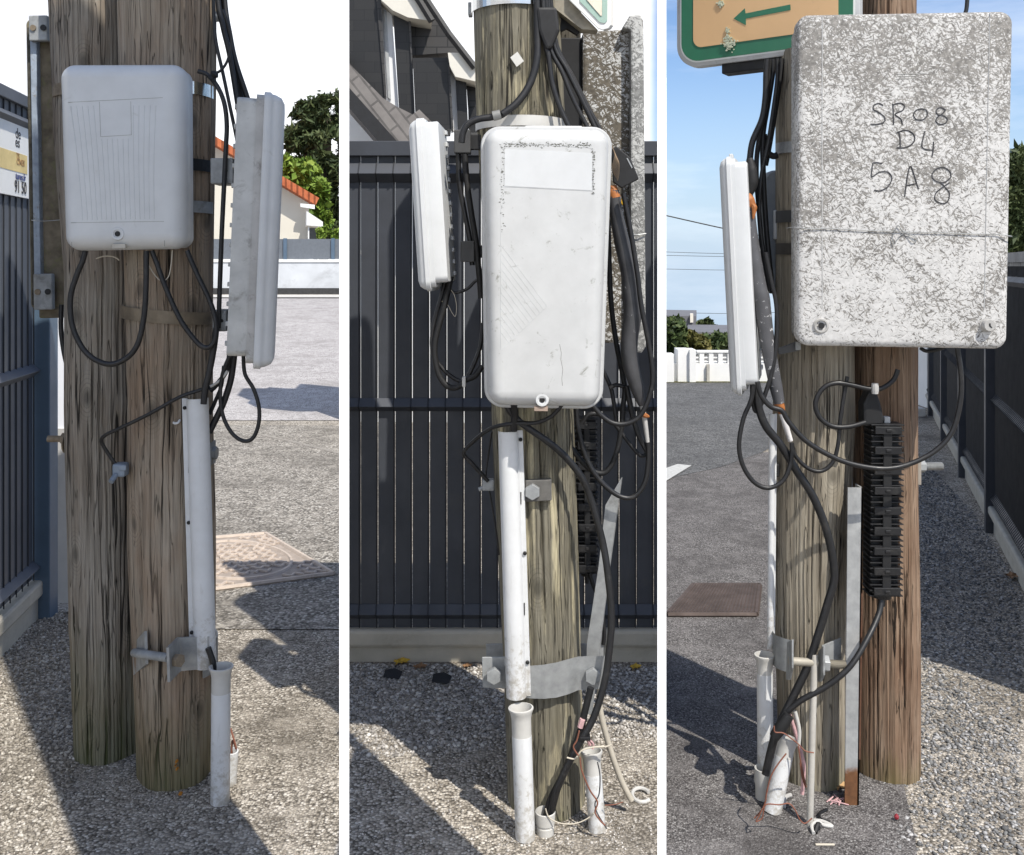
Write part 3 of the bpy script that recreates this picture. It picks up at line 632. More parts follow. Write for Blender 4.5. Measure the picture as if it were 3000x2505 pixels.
# small ribbed white box
B1 = P(399, 733, 2.825); M1 = MX(B1, yaw=4, roll=-1.0); w1, h1, d1 = .352, .532, .115
t = thing('terminal_box', 'small white terminal box with fan shaped ribs and a round lock', 'terminal box', B1, 'white terminal boxes on the poles')
MB().loft(M1, w1 * .97, w1 * 1.0, h1, .035, [(.008, -.0), (.004, .0), (.004, .05)]).build('back_shell', WHITE, t, smooth=True)
MB().loft(M1, w1 * .97, w1, h1, .042, [(.001, .045), (.0, .050), (.0, .070), (.003, .085), (.010, .098), (.020, .108), (.032, .1135), (.045, d1)]).build('lid', WHITE, t, smooth=True, sharp=60)
def f1(x, y):                                # zoom A pixel -> lid coordinates
    X, Y = px('A', x, y); return ((X - 397) / 376 * w1, (733 - Y) / 560 * h1)
g = [[f1(500, 603), f1(1075, 577)], [f1(505, 1340), f1(1070, 1340)], [f1(690, 600), f1(693, 815)], [f1(693, 815), f1(880, 805)], [f1(880, 805), f1(880, 600)]]
for ln in g: grooves(t, M1, d1 - .0002, [ln], GROOVE_D, r=.0008)
rb = []
for i in range(16):
    x0, x1 = 515 + i * 34.5, 545 + i * 33
    ln = [f1(x0 + (8 - i) * 2.2 * 0 + (x1 - x0) * s + (i - 7.5) * -2.0 * (1 - (1 - s) ** 2) * 2, 625 + 700 * s) for s in np.linspace(0 if not 5 <= i <= 10 else .29, 1, 12)]
    rb.append(ln)
grooves(t, M1, d1 - .0004, rb, WHITE, 'ribs', r=.0016)
for q_ in (507, 1070): grooves(t, M1, d1 - .0001, [[(f1(q_, 1480)[0], .024), (f1(q_, 1480)[0], .007)]], GROOVE_D)
lock(t, M1, *f1(785, 1412), d1, .0185)
m = MB(); u_, v_ = f1(790, 1490); m.box((u_ - .018, -.1145, v_ - .005), (u_ + .018, -.095, v_ + .007), M1); m.build('latch_tab', plain('latch_shade', (.45, .42, .36), .6), t)
# side-on white box with grey back on the right of the poles
def side_box(label, X0, X1, Ytop, Ybot, z, face, roll, depth_w, swing=15, mats=None, group='white terminal boxes on the poles'):
    """terminal box seen on edge; face=+1 lid to the right, -1 lid to the left. built with the lid thickness across the picture"""
    c = P((X0 + X1) / 2, Ybot, z); h = (Ybot - Ytop) / F * z; th = (X1 - X0) / F * z
    t = thing('terminal_box', label, 'terminal box', c, group)
    yaw = face * (90 + swing)
    M = Matrix.Translation(c) @ Matrix.Rotation(R(roll), 4, 'Y') @ Matrix.Rotation(R(yaw), 4, 'Z') @ Matrix.Translation((0, th / 2, 0))
    back, mid, lid = mats or (GREYWHITE, GREYWHITE, WHITE)
    W_ = depth_w
    MB().loft(M, W_, W_, h * .915, .02, [(.003, 0), (.0, .004), (.0, th * .42)], z0=h * .045).build('back_shell', back, t, smooth=True)
    MB().loft(M, W_ + .004, W_ + .004, h * .955, .022, [(.0, th * .40), (.0, th * .58)], z0=h * .02).build('gasket', mid, t, smooth=True)
    MB().loft(M, W_ + .016, W_ + .016, h * .985, .03, [(.003, th * .555), (0, th * .57), (0, th * .70), (.004, th * .72), (.006, th * .80), (.014, th * .92), (.03, th * .985), (.05, th)], z0=0).build('lid', lid, t, smooth=True, sharp=60)
    m = MB(); m.box((-.02, -th * .70, h * .985), (.02, -th * .56, h * 1.006), M); m.build('latch', lid, t, bevel=.002)
    for i in range(13):
        zz = h * (.08 + .84 * i / 12); m = MB(); m.box((-W_ / 2 + .02, .0, zz), (-W_ / 2 + .05, .006, zz + .012), M); m.build('knockout', back, t, bevel=.001)
    return t, M, h, th
side_box('tall white terminal box seen on edge with a grey seam beside the pale road', 668, 800, 275, 1068, 2.80, 1, 2.4, .26, mats=(plain('pale_back', (.47, .47, .45), .6, dirt=((.2, .19, .17), 20.0, .55, .2)), GREYWHITE, WHITE))
# weathered cabinet seen from its edge
MOSS = plain('mossy_brown_shell', (.17, .142, .10), .95, var=.45, scale=22, bump=.5, fine=120, dirt=((.16, .15, .08), 35.0, .52, .12))
cb = P(152, 905, 3.25); t = thing('cabinet', 'weathered mossy cabinet edge with a blue grey rim beside the left timber pole', 'cabinet', cb)
M = Matrix.Translation(cb) @ Matrix.Rotation(R(-1.0), 4, 'Y')
H_ = (905 - 47) / F * 3.2
def cx_(X): return (X - 130) / F * 3.2
MB().loft(M, .12, .12, H_, .02, [(.002, -.3), (0, -.29), (0, .02)]).build('shell', MOSS, t, smooth=True)
m = MB(); m.box((cx_(98), -.045, .02), (cx_(117), .015, H_ - .02), M); m.build('rim', plain('blue_grey_rim', (.30, .35, .41), .6, var=.25, scale=30, bump=.3, dirt=((.2, .17, .13), 30.0, .58, .1)), t, bevel=.003)
for nm, y0, y1 in (('bracket', H_ - .085, H_ + .0), ('bracket', .0, .12)):
    m = MB(); m.box((cx_(106), -.07, y0), (cx_(160), -.045, y1), M); b_ = m.build(nm, GALV_DULL, t, bevel=.004)
    for uu in (cx_(120), cx_(150)):
        c = M @ Vector((uu, -.072, (y0 + y1) / 2)); MB().lathe(c, c + Vector((0, -1, 0)), [(0, .010), (.003, .010), (.0031, 0)], 14).build('bolt', RUSTY if uu < 0 else BLACK_MATTE, b_)
c = M @ Vector((cx_(84), 0, .02))
m = MB(); m.box((cx_(84), -.03, .015), (cx_(97), .25, H_ - .03), M); m.build('back_edge', plain('dark_lichen_edge', (.07, .065, .05), .95, var=.5, scale=50, bump=.5), t)
m = MB(); m.box((cx_(103), -.03, -.03), (cx_(175), .2, .005), M); m.build('base', MOSS, t, bevel=.006)
# white gate pillar, blue steel post, slatted fence, advertising plate
zp = gz(1764); t = thing('gate_pillar', 'white rendered pillar on a grey concrete base behind the blue steel post', 'pillar', P(118, 1764, zp))
a, b = P(34, 1255, zp), P(208, 1764, zp)
m = MB(); m.box((a.x, zp, a.z), (b.x, zp + .35, 3.4)); m.build('pillar', plain('bluish_white_render', (.72, .73, .76), .9, var=.04, scale=3, bump=.1), t)
m = MB(); m.box((a.x - .01, zp - .012, -.02), (b.x + .01, zp + .36, a.z)); m.build('base', plain('grey_cement', (.42, .41, .39), .95, var=.1, scale=8, bump=.25), t)
zq = 4.27; c = P(132, 1800, zq); 
t = thing('steel_post', 'blue grey steel fence post in front of the white pillar', 'post', (c.x, zq, 0))
m = MB(); m.box((c.x - .040, zq - .04, -.01), (c.x + .040, zq + .04, 2.33)); m.build('post', BLUE_STEEL, t, bevel=.004)
m = MB(); m.box((c.x - .043, zq - .043, 2.33), (c.x + .043, zq + .043, 2.345)); m.build('cap', FENCE, t, bevel=.003)
fd = Vector((.15, -1, 0)).normalized(); f0 = Vector((c.x - .03, zq - .05, 0)); side = Vector((-fd.y, fd.x, 0)); side = side if side.x > 0 else -side
MF = Matrix(((fd.x, side.x, 0, f0.x), (fd.y, side.y, 0, f0.y), (0, 0, 1, 0), (0, 0, 0, 1)))   # x along the fence, y out of its face
t = thing('slat_fence', 'blue grey slatted fence running in beside the blue steel post', 'fence', f0)
SLAT_B = plain('blue_grey_slat', (.085, .095, .115), .55, var=.15, scale=3, bump=.05)
m = MB()
for i in range(24): m.box((.005 + i * .07, -.012, .18), (.066 + i * .07, .0, 2.27), MF)
m.build('slats', SLAT_B, t)
for zz, hh in ((.23, .03), (1.10, .03), (2.17, .03)):
    m = MB(); m.prism([MF @ Vector(q) for q in ((.0, .001, zz - hh), (.0, .035, zz), (.0, .001, zz + hh))], (MF.to_3x3() @ Vector((1.7, 0, 0)))); m.build('rail', SLAT_B, t, bevel=.003)
m = MB(); m.prism([MF @ Vector(q) for q in ((.0, -.02, 2.24), (.0, .02, 2.24), (.0, .02, 2.29), (.0, -.02, 2.29))], (MF.to_3x3() @ Vector((1.7, 0, 0))))
m.build('rail', SLAT_B, t, bevel=.003)
m = MB()
for i in range(25): m.tube([MF @ Vector((i * .07, .004, .17)), MF @ Vector((i * .07, .004, 2.26))], .003, 6)
m.build('wires', FENCE_WIRE, t)
m = MB(); m.box((-.02, -.03, -.05), (1.7, .02, .10), MF); m.box((-.02, -.045, .10), (1.7, .04, .17), MF); m.build('plinth', CONCRETE, t, bevel=.012)
# plate on the fence
sp = MF @ Vector((.10, .012, 0)); zt, zbm = EYE + 410 / F * 4.07, EYE + 200 / F * 4.07
t = thing('advert_plate', 'white advertising plate with black lettering on the blue grey fence', 'sign', (sp.x, sp.y, zbm))
PLATE = plain('sign_white', (.80, .80, .78), .5, var=.03)
m = MB(); m.box((.09, .008, zbm), (.80, .014, zt), MF); m.build('board', PLATE, t, bevel=.002)
MT = MF @ Matrix.Translation((.09, .0145, zbm)) @ Matrix.Rotation(math.pi, 4, 'Z')
hh = zt - zbm
def row(s, y, size, mat=INK, dx=-.035, bold=.0006, sq=1.0):
    return text_mesh(s, size, MT @ Matrix.Translation((dx, 0, y * hh)), mat, t, bold=bold, squash=sq)
row('de', .80, .062, dx=-.10); row('es', .68, .062, dx=-.11)
m = MB(); m.box((.115, .0142, hh * .34 + zbm), (.70, .0155, hh * .60 + zbm), MF); m.build('panel', plain('sign_gold', (.72, .56, .24), .5), t)
MT = MT @ Matrix.Translation((0, -.0018, 0))
row('TS', .52, .034, plain('sign_brown', (.34, .2, .08), .6), dx=-.12); row('OMES', .44, .036, bpy.data.materials['sign_brown'], dx=-.06); row('tures.fr', .24, .040, plain('sign_blue', (.05, .07, .2), .6), dx=-.045); row('91 50', .06, .072, dx=-.035, sq=.85)
# straps, brackets
t = tag(band(MB(), 2.95, 366, 619, 272, 36).build('steel_strap', STEEL), 'bright steel strap round the brown pole behind the ribbed white box', 'strap')
t = tag(band(MB(), 2.95, 370, 618, 610, 34).build('steel_strap', GALV_DULL), 'dull strap round the brown pole near the foot of the ribbed white box', 'strap')
t = tag(band(MB(), 3.09, 172, 388, 278, 34).build('steel_strap', RUSTY), 'brown strap round the grey brown left pole beside the mossy cabinet', 'strap')
t = tag(band(MB(), 2.95, 371, 618, 920, 36, slope=-.012).build('steel_strap', plain('pale_strap', (.20, .16, .11), .5, metal=.3, var=.4, scale=16)), 'pale worn strap round the brown pole under the ribbed white box', 'strap')
t = tag(band(MB(), 2.95, 370, 618, 490, 34).build('steel_strap', BLACK_MATTE), 'dark strap round the brown pole behind the upper box bracket', 'strap')
for (x0, x1, y0, y1, lab) in ((622, 688, 465, 540, 'grey clip bracket joining the brown pole to the tall edge on box, upper'), (628, 668, 907, 970, 'grey clip bracket joining the brown pole to the tall edge on box, lower')):
    a = P(x0, y1, 2.82); b = P(x1, y0, 2.82); tt = thing('clip_bracket', lab, 'bracket', ((a.x + b.x) / 2, 2.84, a.z))
    m = MB(); m.box((a.x, 2.80, a.z), (b.x, 2.88, b.z)); m.build('clip', GALV_DULL, tt, bevel=.004)
    c = Vector((a.x * .3 + b.x * .7, 2.80, (a.z + b.z) / 2)); MB().lathe(c + Vector((0, .002, 0)), c + Vector((0, -1, 0)), [(0, .005), (.004, .005), (.0042, 0)], 10).build('screw', BLACK_MATTE, tt)
# white cable guard and conduit
trunking('white cable guard screwed to the brown pole above the bluish pipe', (573, 1166), (597, 1951), 80, 2.84, -1,
         screws=[px('B', 1116, 812), px('B', 1140, 1504), px('C', 1158, 405)], slots=[px('B', 1140, 1170), px('C', 1163, 90)])
strand('cable', 'C', [(1255, 500), (1285, 590), (1288, 660), (1290, 800)], .009, BLACK, 'black cable end passing from the guard into the pipe by the pale road', z=2.80)
pvc_pipe('white conduit pipe standing at the foot of the brown pole by the pale road', 645, 2349, 648, 1952, 27.5, 2.782)
# clamp
t = thing('pole_clamp', 'galvanised two plate clamp bolted round the foot of the brown pole', 'clamp', P(480, 1960, 2.80))
m = MB()
def plate(m, reg, pts, z, th=.006, d=Vector((0, 1, 0))): return m.prism([Q(reg, x, y, z) for x, y in pts], d * th)
v3 = [Q('C', 800, 480, 2.90), Q('C', 870, 400, 2.80), Q('C', 878, 600, 2.80), Q('C', 805, 665, 2.90)]
m.prism(v3, (.007, .003, 0)); m.build('plate', GALV, t)
m = MB(); v3 = [Q('C', 1003, 500, 2.72), Q('C', 1065, 438, 2.80), Q('C', 1078, 640, 2.80), Q('C', 1010, 708, 2.72)]
m.prism(v3, (.007, .002, 0)); plate(m, 'C', [(1066, 440), (1260, 432), (1260, 625), (1078, 642)], 2.812); m.build('plate', GALV, t)
m = MB(); m.tube([Q('C', 812, 530, 2.86), Q('C', 860, 538, 2.80), Q('C', 1015, 560, 2.76)], .0125, 14); m.build('rod', GALV_DULL, t, smooth=True)
m = MB(); a = Q('C', 1060, 575, 2.755); hexbolt(m, a, a + Vector((.9, -.45, .1)), .019, .018); m.build('nut', RUSTY, t)
band(MB(), 2.95, 397, 624, 1915, 92, .005, 330, 395).build('collar', GALV, t, smooth=True)
# little fittings
a = Q('B', 400, 1000, 3.05); t = thing('through_bolt', 'rusty through bolt sticking out left of the grey brown pole', 'bolt', a)
m = MB(); m.tube([a, Q('B', 290, 1000, 3.05)], .0105, 12); m.build('shank', RUSTY, t, smooth=True)
m = MB(); hexbolt(m, Q('B', 398, 1000, 3.05), Q('B', 300, 1000, 3.05), .019, .012); m.build('nut', RUSTY, t)
m = MB(); m.lathe(Q('B', 404, 1025, 3.05), Q('B', 300, 1025, 3.05), [(0, .032), (.004, .032), (.0041, 0)]); m.build('washer', RUSTY, t)
a = Q('B', 1278, 1085, 2.96); t = thing('through_bolt', 'grey bolt head on the road side of the brown pole', 'bolt', a)
m = MB(); m.box((a.x - .004, a.y - .03, a.z - .035), (a.x + .003, a.y + .03, a.z + .035)); m.build('washer', GALV_DULL, t)
m = MB(); hexbolt(m, a + Vector((.002, 0, 0)), a + Vector((1, 0, 0)), .02, .014); m.build('head', GALV, t)
a = Q('B', 735, 1185, 2.86); t = thing('earth_clamp', 'blue grey earth clamp in the joint between the two brown poles', 'clamp', a)
LBL = plain('blue_grey_clamp', (.20, .24, .29), .5, metal=.2)
m = MB(); m.box((a.x - .018, a.y - .03, a.z - .017), (a.x + .020, a.y + .01, a.z + .022), None); m.build('body', LBL, t, bevel=.006)
m = MB(); m.tube([a + Vector((-.006, -.03, -.01)), a + Vector((-.012, -.05, -.026))], .008, 10); m.build('screw', LBL, t)
m = MB(); m.box((a.x + .004, a.y - .035, a.z + .004), (a.x + .026, a.y - .02, a.z + .02)); m.build('jaw', LBL, t, bevel=.002)
a = Q('B', 1065, 893, 2.845); m = MB(); m.tube([a + Vector((-.009, 0, .006)), a + Vector((-.006, -.008, -.004)), a + Vector((.006, -.008, -.004)), a + Vector((.010, 0, .004))], .0035, 8)
tag(m.build('cable_staple', WHITE, smooth=True), 'tiny white cable staple left of the guard on the brown pole', 'staple')
strand('earth_wire', 'B', [(1052, 560, 2.845), (1056, 700, 2.843), (1060, 890, 2.843)], .0022, BLACK, 'thin dark wire running down to the tiny white staple', 'wire')
a = Q('A', 1310, 120, 2.95); t = thing('cable_hook', 'grey knob on the top right edge of the brown pole', 'knob', a)
m = MB(); m.tube([a + Vector((-.02, 0, 0)), a + Vector((.008, -.01, .0))], .008, 10); m.build('stem', GALV_DULL, t, smooth=True)
m = MB(); m.lathe(a + Vector((.004, -.01, 0)), a + Vector((.03, -.012, .012)), [(0, .012), (.004, .024), (.010, .024), (.013, .010), (.0131, 0)], 8); m.build('knob', GALV_DULL, t)
# cables of the left view
S_ = strand; zz = 2.80
S_('cable', 'A', [(1300, -700), (1312, -40), (1345, 160), (1385, 330), (1432, 615), (1460, 800)], .0085, BLACK, 'thick black cable, innermost of the bundle dropping behind the edge on box', z=2.92)
S_('cable', 'A', [(1330, -700), (1352, -40), (1388, 220), (1425, 390), (1500, 620), (1540, 820)], .0085, BLACK, 'thick black cable, outermost of the bundle dropping behind the edge on box', z=2.94)
S_('cable', 'A', [(1310, -700), (1330, -40), (1368, 200), (1412, 400), (1460, 615), (1500, 820)], .0095, BLACK_MATTE, 'thick black cable in the middle of the bundle behind the edge on box', z=2.96)
S_('cable', 'A', [(1280, -400), (1286, -40), (1290, 100), (1302, 250), (1342, 430), (1382, 620), (1420, 800), (1450, 960)], .0055, BLACK, 'thin black cable running straight down from the grey knob', z=2.88)
S_('cable_tie', 'A', [(1345, 60), (1385, 170), (1396, 260), (1370, 370), (1325, 430), (1280, 440)], .0042, BLACK, 'thin bowed tie looping from the bundle back to the ribbed box', z=2.86)
S_('cable', 'A', [(1195, 430), (1250, 450), (1310, 520), (1352, 620), (1368, 750), (1362, 900), (1350, 1150), (1338, 1400), (1325, 1750), (1318, 1980)], .0068, BLACK, 'black cable leaving the ribbed box top and dropping behind the clip brackets', z=2.79)
a = Q('A', 1295, 445, 2.78); m = MB(); m.lathe(a + Vector((-.014, 0, -.016)), a + Vector((.012, 0, .012)), [(0, .006), (.004, .014), (.012, .009), (.02, .014), (.028, .007), (.0281, 0)], 12)
tag(m.build('cable_knot', BLACK_MATTE, smooth=True), 'lumpy black tie knot at the top right of the ribbed box', 'cable knot')
S_('cable', 'B', [(515, -135), (498, -70), (468, 0), (425, 150), (440, 330), (520, 480), (640, 548), (745, 525), (825, 440), (866, 280), (880, 100), (882, -60), (884, -135)], .0080, BLACK, 'black cable loop hanging from the left of the ribbed box', z=2.76)
S_('cable', 'B', [(1128, -135), (1155, -70), (1195, 20), (1262, 160), (1300, 280), (1302, 380), (1275, 438), (1232, 448), (1180, 408), (1090, 285), (1000, 90), (945, -60), (915, -135)], .0075, BLACK, 'black cable loop hanging from the right of the ribbed box', z=2.77)
S_('cable', 'B', [(1305, 330), (1290, 450), (1262, 600), (1238, 700), (1228, 790)], .0095, BLACK, 'black cable curving down into the top of the white guard', z=2.79)
S_('earth_wire', 'B', [(1262, 690, 2.80), (1200, 708, 2.81), (1080, 750, 2.80), (900, 850, 2.80), (720, 938, 2.81), (640, 975, 2.82), (612, 1010, 2.83), (640, 1070, 2.84), (705, 1165, 2.85)], .0055, BLACK, 'black earth wire slanting across both brown poles to the earth clamp', 'wire')
S_('earth_wire', 'B', [(1372, 590), (1325, 650), (1255, 692)], .004, PVC_GREY, 'short pale wire end right of the brown pole', 'wire', z=2.84)
S_('cable', 'B', [(1415, 470), (1405, 560), (1388, 660), (1345, 790), (1285, 915), (1262, 960)], .0098, BLACK, 'thick black cable curving from the edge on box back to the pole', z=2.86)
S_('cable', 'B', [(1385, 480), (1365, 590), (1310, 670), (1270, 710)], .0075, BLACK, 'short black cable between the edge on box and the pale wire end', z=2.90)
S_('cable', 'B', [(1350, 560), (1335, 680), (1300, 770), (1265, 850)], .006, BLACK, 'thin black cable curving in behind the guard top', z=2.90)
S_('cable', 'B', [(1468, 500), (1478, 610), (1530, 700), (1562, 810), (1558, 920), (1520, 1000), (1460, 1010), (1395, 960), (1345, 860), (1328, 730), (1345, 600), (1385, 500)], .006, BLACK, 'long black cable loop hanging below the edge on box', z=2.84)
S_('cable', 'B', [(372, 190), (368, 330), (385, 470), (412, 590)], .0078, BLACK, 'black cable hanging from the mossy cabinet edge', z=3.12)
S_('string', 'A', [(885, 1505), (898, 1600), (965, 1690), (1020, 1660), (1040, 1510)], .0016, TWINE, 'pale string loop hanging under the ribbed box', 'string', z=2.775)
S_('string', 'A', [(580, 1560), (630, 1545), (690, 1550), (720, 1570)], .002, TWINE, 'short pale string end under the ribbed box', 'string', z=2.81)
S_('wire', 'A', [(190, 1328), (260, 1334), (370, 1326)], .0012, GALV, 'thin wire wrapped round the mossy cabinet edge', 'wire', z=3.12)
RUSTP = plain('orange_growth', (.42, .17, .02), .9, var=.4, scale=60, bump=.5)
m = MB()
for x, y, w_, h_ in ((1062, 1190, 12, 30), (1064, 1235, 12, 16), (1055, 1215, 7, 20), (1085, 1390, 20, 10)):
    q = Q('C', x, y, 2.825 if y < 1300 else gz(1655 + y / 2.0588)); m.lathe(q + Vector((0, .01, 0)), q + Vector((0, -.02, 0)), [(0, w_ / 2900), (.006, w_ / 3000), (.012, w_ / 5000), (.0121, 0)], 9)
tag(m.build('fungus', RUSTP), 'orange growth on the foot of the brown pole', 'fungus')
m = MB(); m.tube([Q('C', 1390, 985, 2.87), Q('C', 1410, 1050, 2.86), Q('C', 1425, 1110, 2.86), Q('C', 1402, 1060, 2.87), Q('C', 1395, 1180, 2.87)], .003, 6)
tag(m.build('wire', COPPER), 'orange wire poking out behind the conduit pipe by the pale road', 'wire')
a = Q('C', 1398, 1120, 2.87); m = MB(); m.lathe((a.x - .01, 2.88, 0), a, [(0, .020), (a.z, .020), (a.z + .001, .016), (a.z - .05, .014), (a.z - .051, 0)], 18); tag(m.build('conduit_pipe', PVC, smooth=True), 'short white pipe half hidden behind the conduit pipe by the pale road', 'pipe')

# ================= MIDDLE VIEW =================
FZ = 3.78
t = thing('slat_fence', 'dark anthracite slatted fence on a concrete base behind the tall white box', 'fence', (0, FZ, .26))
xl, xr = -.1755 * FZ, .1565 * FZ
def fh(Y, z=FZ): return EYE - (Y - HOR) / F * z
pitch = 50.5 / F * FZ
m = MB(); x = P(1056, 900, FZ).x - pitch * 2 + .0022; n_s = 0; gaps = []
while x < xr:
    a, b = max(x, xl), min(x + pitch - .0029 + rng.uniform(-.0007, .0009), xr)
    if b > a: m.box((a, FZ, fh(1842)), (b, FZ + .009, fh(424)))
    gaps.append(x - .0023); x += pitch
m.build('slats', FENCE, t)
for Y0, Y1, o_ in ((1205, 1165, .03), (1812, 1768, .03), (535, 478, .034)):
    m = MB(); m.prism([Vector((xl, FZ - .004, fh(Y0))), Vector((xl, FZ - o_, fh((Y0 + Y1) / 2 + 4))), Vector((xl, FZ - .004, fh(Y1)))], (xr - xl, 0, 0)); m.build('rail', FENCE, t, bevel=.002)
m = MB(); m.box((xl, FZ - .022, fh(458)), (xr, FZ + .022, fh(415))); m.build('rail', FENCE, t, bevel=.002)
m = MB()
for gx in gaps:
    if xl < gx < xr:
        o_ = gx - .0035
        m.tube([(o_, FZ - .004, fh(1840)), (o_, FZ - .006, fh(1812)), (o_, FZ - .034, fh(1792)), (o_, FZ - .006, fh(1768)), (o_, FZ - .005, fh(1206)), (o_, FZ - .034, fh(1188)), (o_, FZ - .006, fh(1164)), (o_, FZ - .005, fh(536)), (o_, FZ - .037, fh(510)), (o_, FZ - .006, fh(478)), (o_, FZ - .005, fh(450))], .0023, 6, 1)
m.build('wires', FENCE_WIRE, t)
t2 = thing('fence_base', 'cream concrete gravel board under the dark anthracite fence', 'fence base', (0, FZ, 0))
m = MB(); m.box((xl, FZ - .012, -.05), (xr, FZ + .03, fh(1889))); m.build('board', CONCRETE, t2, bevel=.004)
m = MB(); m.box((xl, FZ - .034, fh(1889)), (xr, FZ + .04, fh(1838))); m.build('cap', CONCRETE, t2, bevel=.014)
# slate clad house
SLATE = material('slate_cladding', lambda n: (lambda v: {'Base Color': n.n('ShaderNodeTexBrick', {'Vector': v, 'Color1': (.008, .008, .0085, 1), 'Color2': (.015, .0145, .014, 1), 'Mortar': (.005, .005, .005, 1), 'Scale': 1.0, 'Mortar Size': .004, 'Brick Width': .19, 'Row Height': .095}).outputs[0], 'Roughness': .55,
    '_h': (n.n('ShaderNodeTexBrick', {'Vector': v, 'Scale': 1.0, 'Mortar Size': .02, 'Brick Width': .19, 'Row Height': .095}).outputs[1], -.6, .02)})(n.n('ShaderNodeCombineXYZ', {0: n.n('ShaderNodeSeparateXYZ', {0: n.obj}).outputs[0], 1: n.n('ShaderNodeSeparateXYZ', {0: n.obj}).outputs[2], 2: 0.0}).outputs[0]))
SLATE_L = material('grey_roof_slate', lambda n: (lambda v: {'Base Color': n.mix(.5, n.n('ShaderNodeTexBrick', {'Vector': v, 'Color1': (.16, .145, .135, 1), 'Color2': (.24, .22, .20, 1), 'Mortar': (.03, .028, .026, 1), 'Scale': 1.0, 'Mortar Size': .010, 'Brick Width': .28, 'Row Height': .09}).outputs[0], n.ramp(n.noise(n.obj, 6, 6, .7), [(.3, (.10, .09, .085)), (.7, (.26, .24, .22))])), 'Roughness': .7})(n.mapping(n.n('ShaderNodeCombineXYZ', {0: n.n('ShaderNodeSeparateXYZ', {0: n.obj}).outputs[0], 1: n.n('ShaderNodeSeparateXYZ', {0: n.obj}).outputs[2], 2: 0.0}).outputs[0], rot=(0, 0, R(52)))))
SLATE_M = material('mid_roof_slate', lambda n: (lambda v: {'Base Color': n.n('ShaderNodeTexBrick', {'Vector': v, 'Color1': (.028, .027, .026, 1), 'Color2': (.05, .047, .045, 1), 'Mortar': (.012, .012, .012, 1), 'Scale': 1.0, 'Mortar Size': .006, 'Brick Width': .20, 'Row Height': .10}).outputs[0], 'Roughness': .6})(n.n('ShaderNodeCombineXYZ', {0: n.n('ShaderNodeSeparateXYZ', {0: n.obj}).outputs[0], 1: n.n('ShaderNodeSeparateXYZ', {0: n.obj}).outputs[2], 2: 0.0}).outputs[0]))
SOFFIT = plain('cream_soffit', (.66, .63, .55), .7, var=.05, scale=4, bump=.03)
FRAME_W = plain('white_window_frame', (.78, .78, .77), .5, var=.03, bump=.02)
hz = 9.0
t = thing('slate_house', 'dark slate clad house with white dormer windows behind the slatted fence', 'house', (-.3, hz, 0))
def dz(pts, z, depth, name, mat, par=None, bevel=0):
    m = MB(); p = [Q('D', x, y, z) for x, y in pts]; c = sum(p, Vector()) / len(p)
    m.prism(p, (c.x / z * depth, depth, 0)); return m.build(name, mat, par or t, bevel=bevel)
m = MB(); m.prism([P(X, Y, hz + .5) for X, Y in ((1008, 1020), (1008, 300), (1100, 395), (1200, 440), (1936, 470), (1936, 1020))], (0, .3, 0))
m.prism([P(X, Y, hz + .5) for X, Y in ((1008, 1266), (1008, 1020), (1936, 1020), (1936, 1266))], (0, .3, 0)); m.build('wall', RENDER_W, t)
dz([(18, 300), (50, 385), (250, 590), (330, 640), (430, 690), (470, 660), (600, 790), (620, 870), (330, 870), (50, 535), (18, 440)], hz - .50, .25, 'roof', SLATE_L)
dz([(18, 455), (50, 532), (350, 868), (235, 868), (50, 655), (18, 560)], hz - .52, .3, 'fascia', plain('black_fascia', (.012, .012, .013), .6))
w1_ = dz([(18, -40), (208, -40), (212, 0), (262, 598), (248, 590), (50, 388), (18, 310)], hz - .3, .5, 'cheek', SLATE)
dz([(206, -40), (238, -40), (274, 606), (262, 598), (212, 0)], hz - .32, .3, 'slate_edge', SLATE_M)
wf = dz([(238, 0), (300, 20), (346, 650), (275, 606)], hz - .2, .12, 'window', FRAME_W)
dz([(248, 60), (272, 66), (300, 600), (282, 590)], hz - .215, .01, 'pane', plain('grey_pane', (.42, .43, .43), .15), wf)
dz([(312, 66), (404, 96), (440, 715), (420, 700), (348, 650)], hz - .25, .4, 'jamb', SLATE)
dz([(404, 96), (418, 110), (446, 730), (440, 715)], hz - .27, .3, 'slate_edge', SLATE_M)
dz([(232, -60), (440, -40), (440, 0), (548, 128), (400, 104), (310, 62), (240, 0)], hz - .4, .6, 'soffit', SOFFIT)
dz([(415, 118), (550, 134), (440, 0), (440, -60), (505, -10), (645, 195), (730, 320), (640, 318), (425, 334)], hz - .1, .6, 'dormer_roof', SLATE_M)
dz([(430, 350), (640, 346), (664, 778), (590, 782), (470, 680), (446, 690)], hz - .3, .5, 'cheek', SLATE)
dz([(640, 346), (654, 400), (676, 770), (664, 778)], hz - .32, .3, 'slate_edge', SLATE_M)
dz([(642, 318), (730, 318), (800, 400), (850, 470), (850, 500), (688, 462), (655, 400)], hz - .4, .5, 'soffit', SOFFIT)
wf = dz([(656, 430), (688, 462), (704, 790), (676, 790)], hz - .2, .12, 'window', FRAME_W)
dz([(688, 462), (752, 470), (766, 790), (704, 790)], hz - .25, .4, 'jamb', SLATE)
dz([(754, 500), (850, 500), (860, 640), (764, 645)], hz - .1, .4, 'dormer_roof', SLATE_M)
dz([(764, 650), (850, 640), (850, 800), (768, 800)], hz - .15, .4, 'cheek', SLATE)
m = MB()
for (x0, y0, x1, y1) in ((430, -60, 545, 128), (500, -20, 648, 205), (648, 205, 805, 408)): m.tube([Q('D', x0, y0, hz - .42), Q('D', x1, y1, hz - .42)], .035, 6)
m.build('verge', SLATE, t)
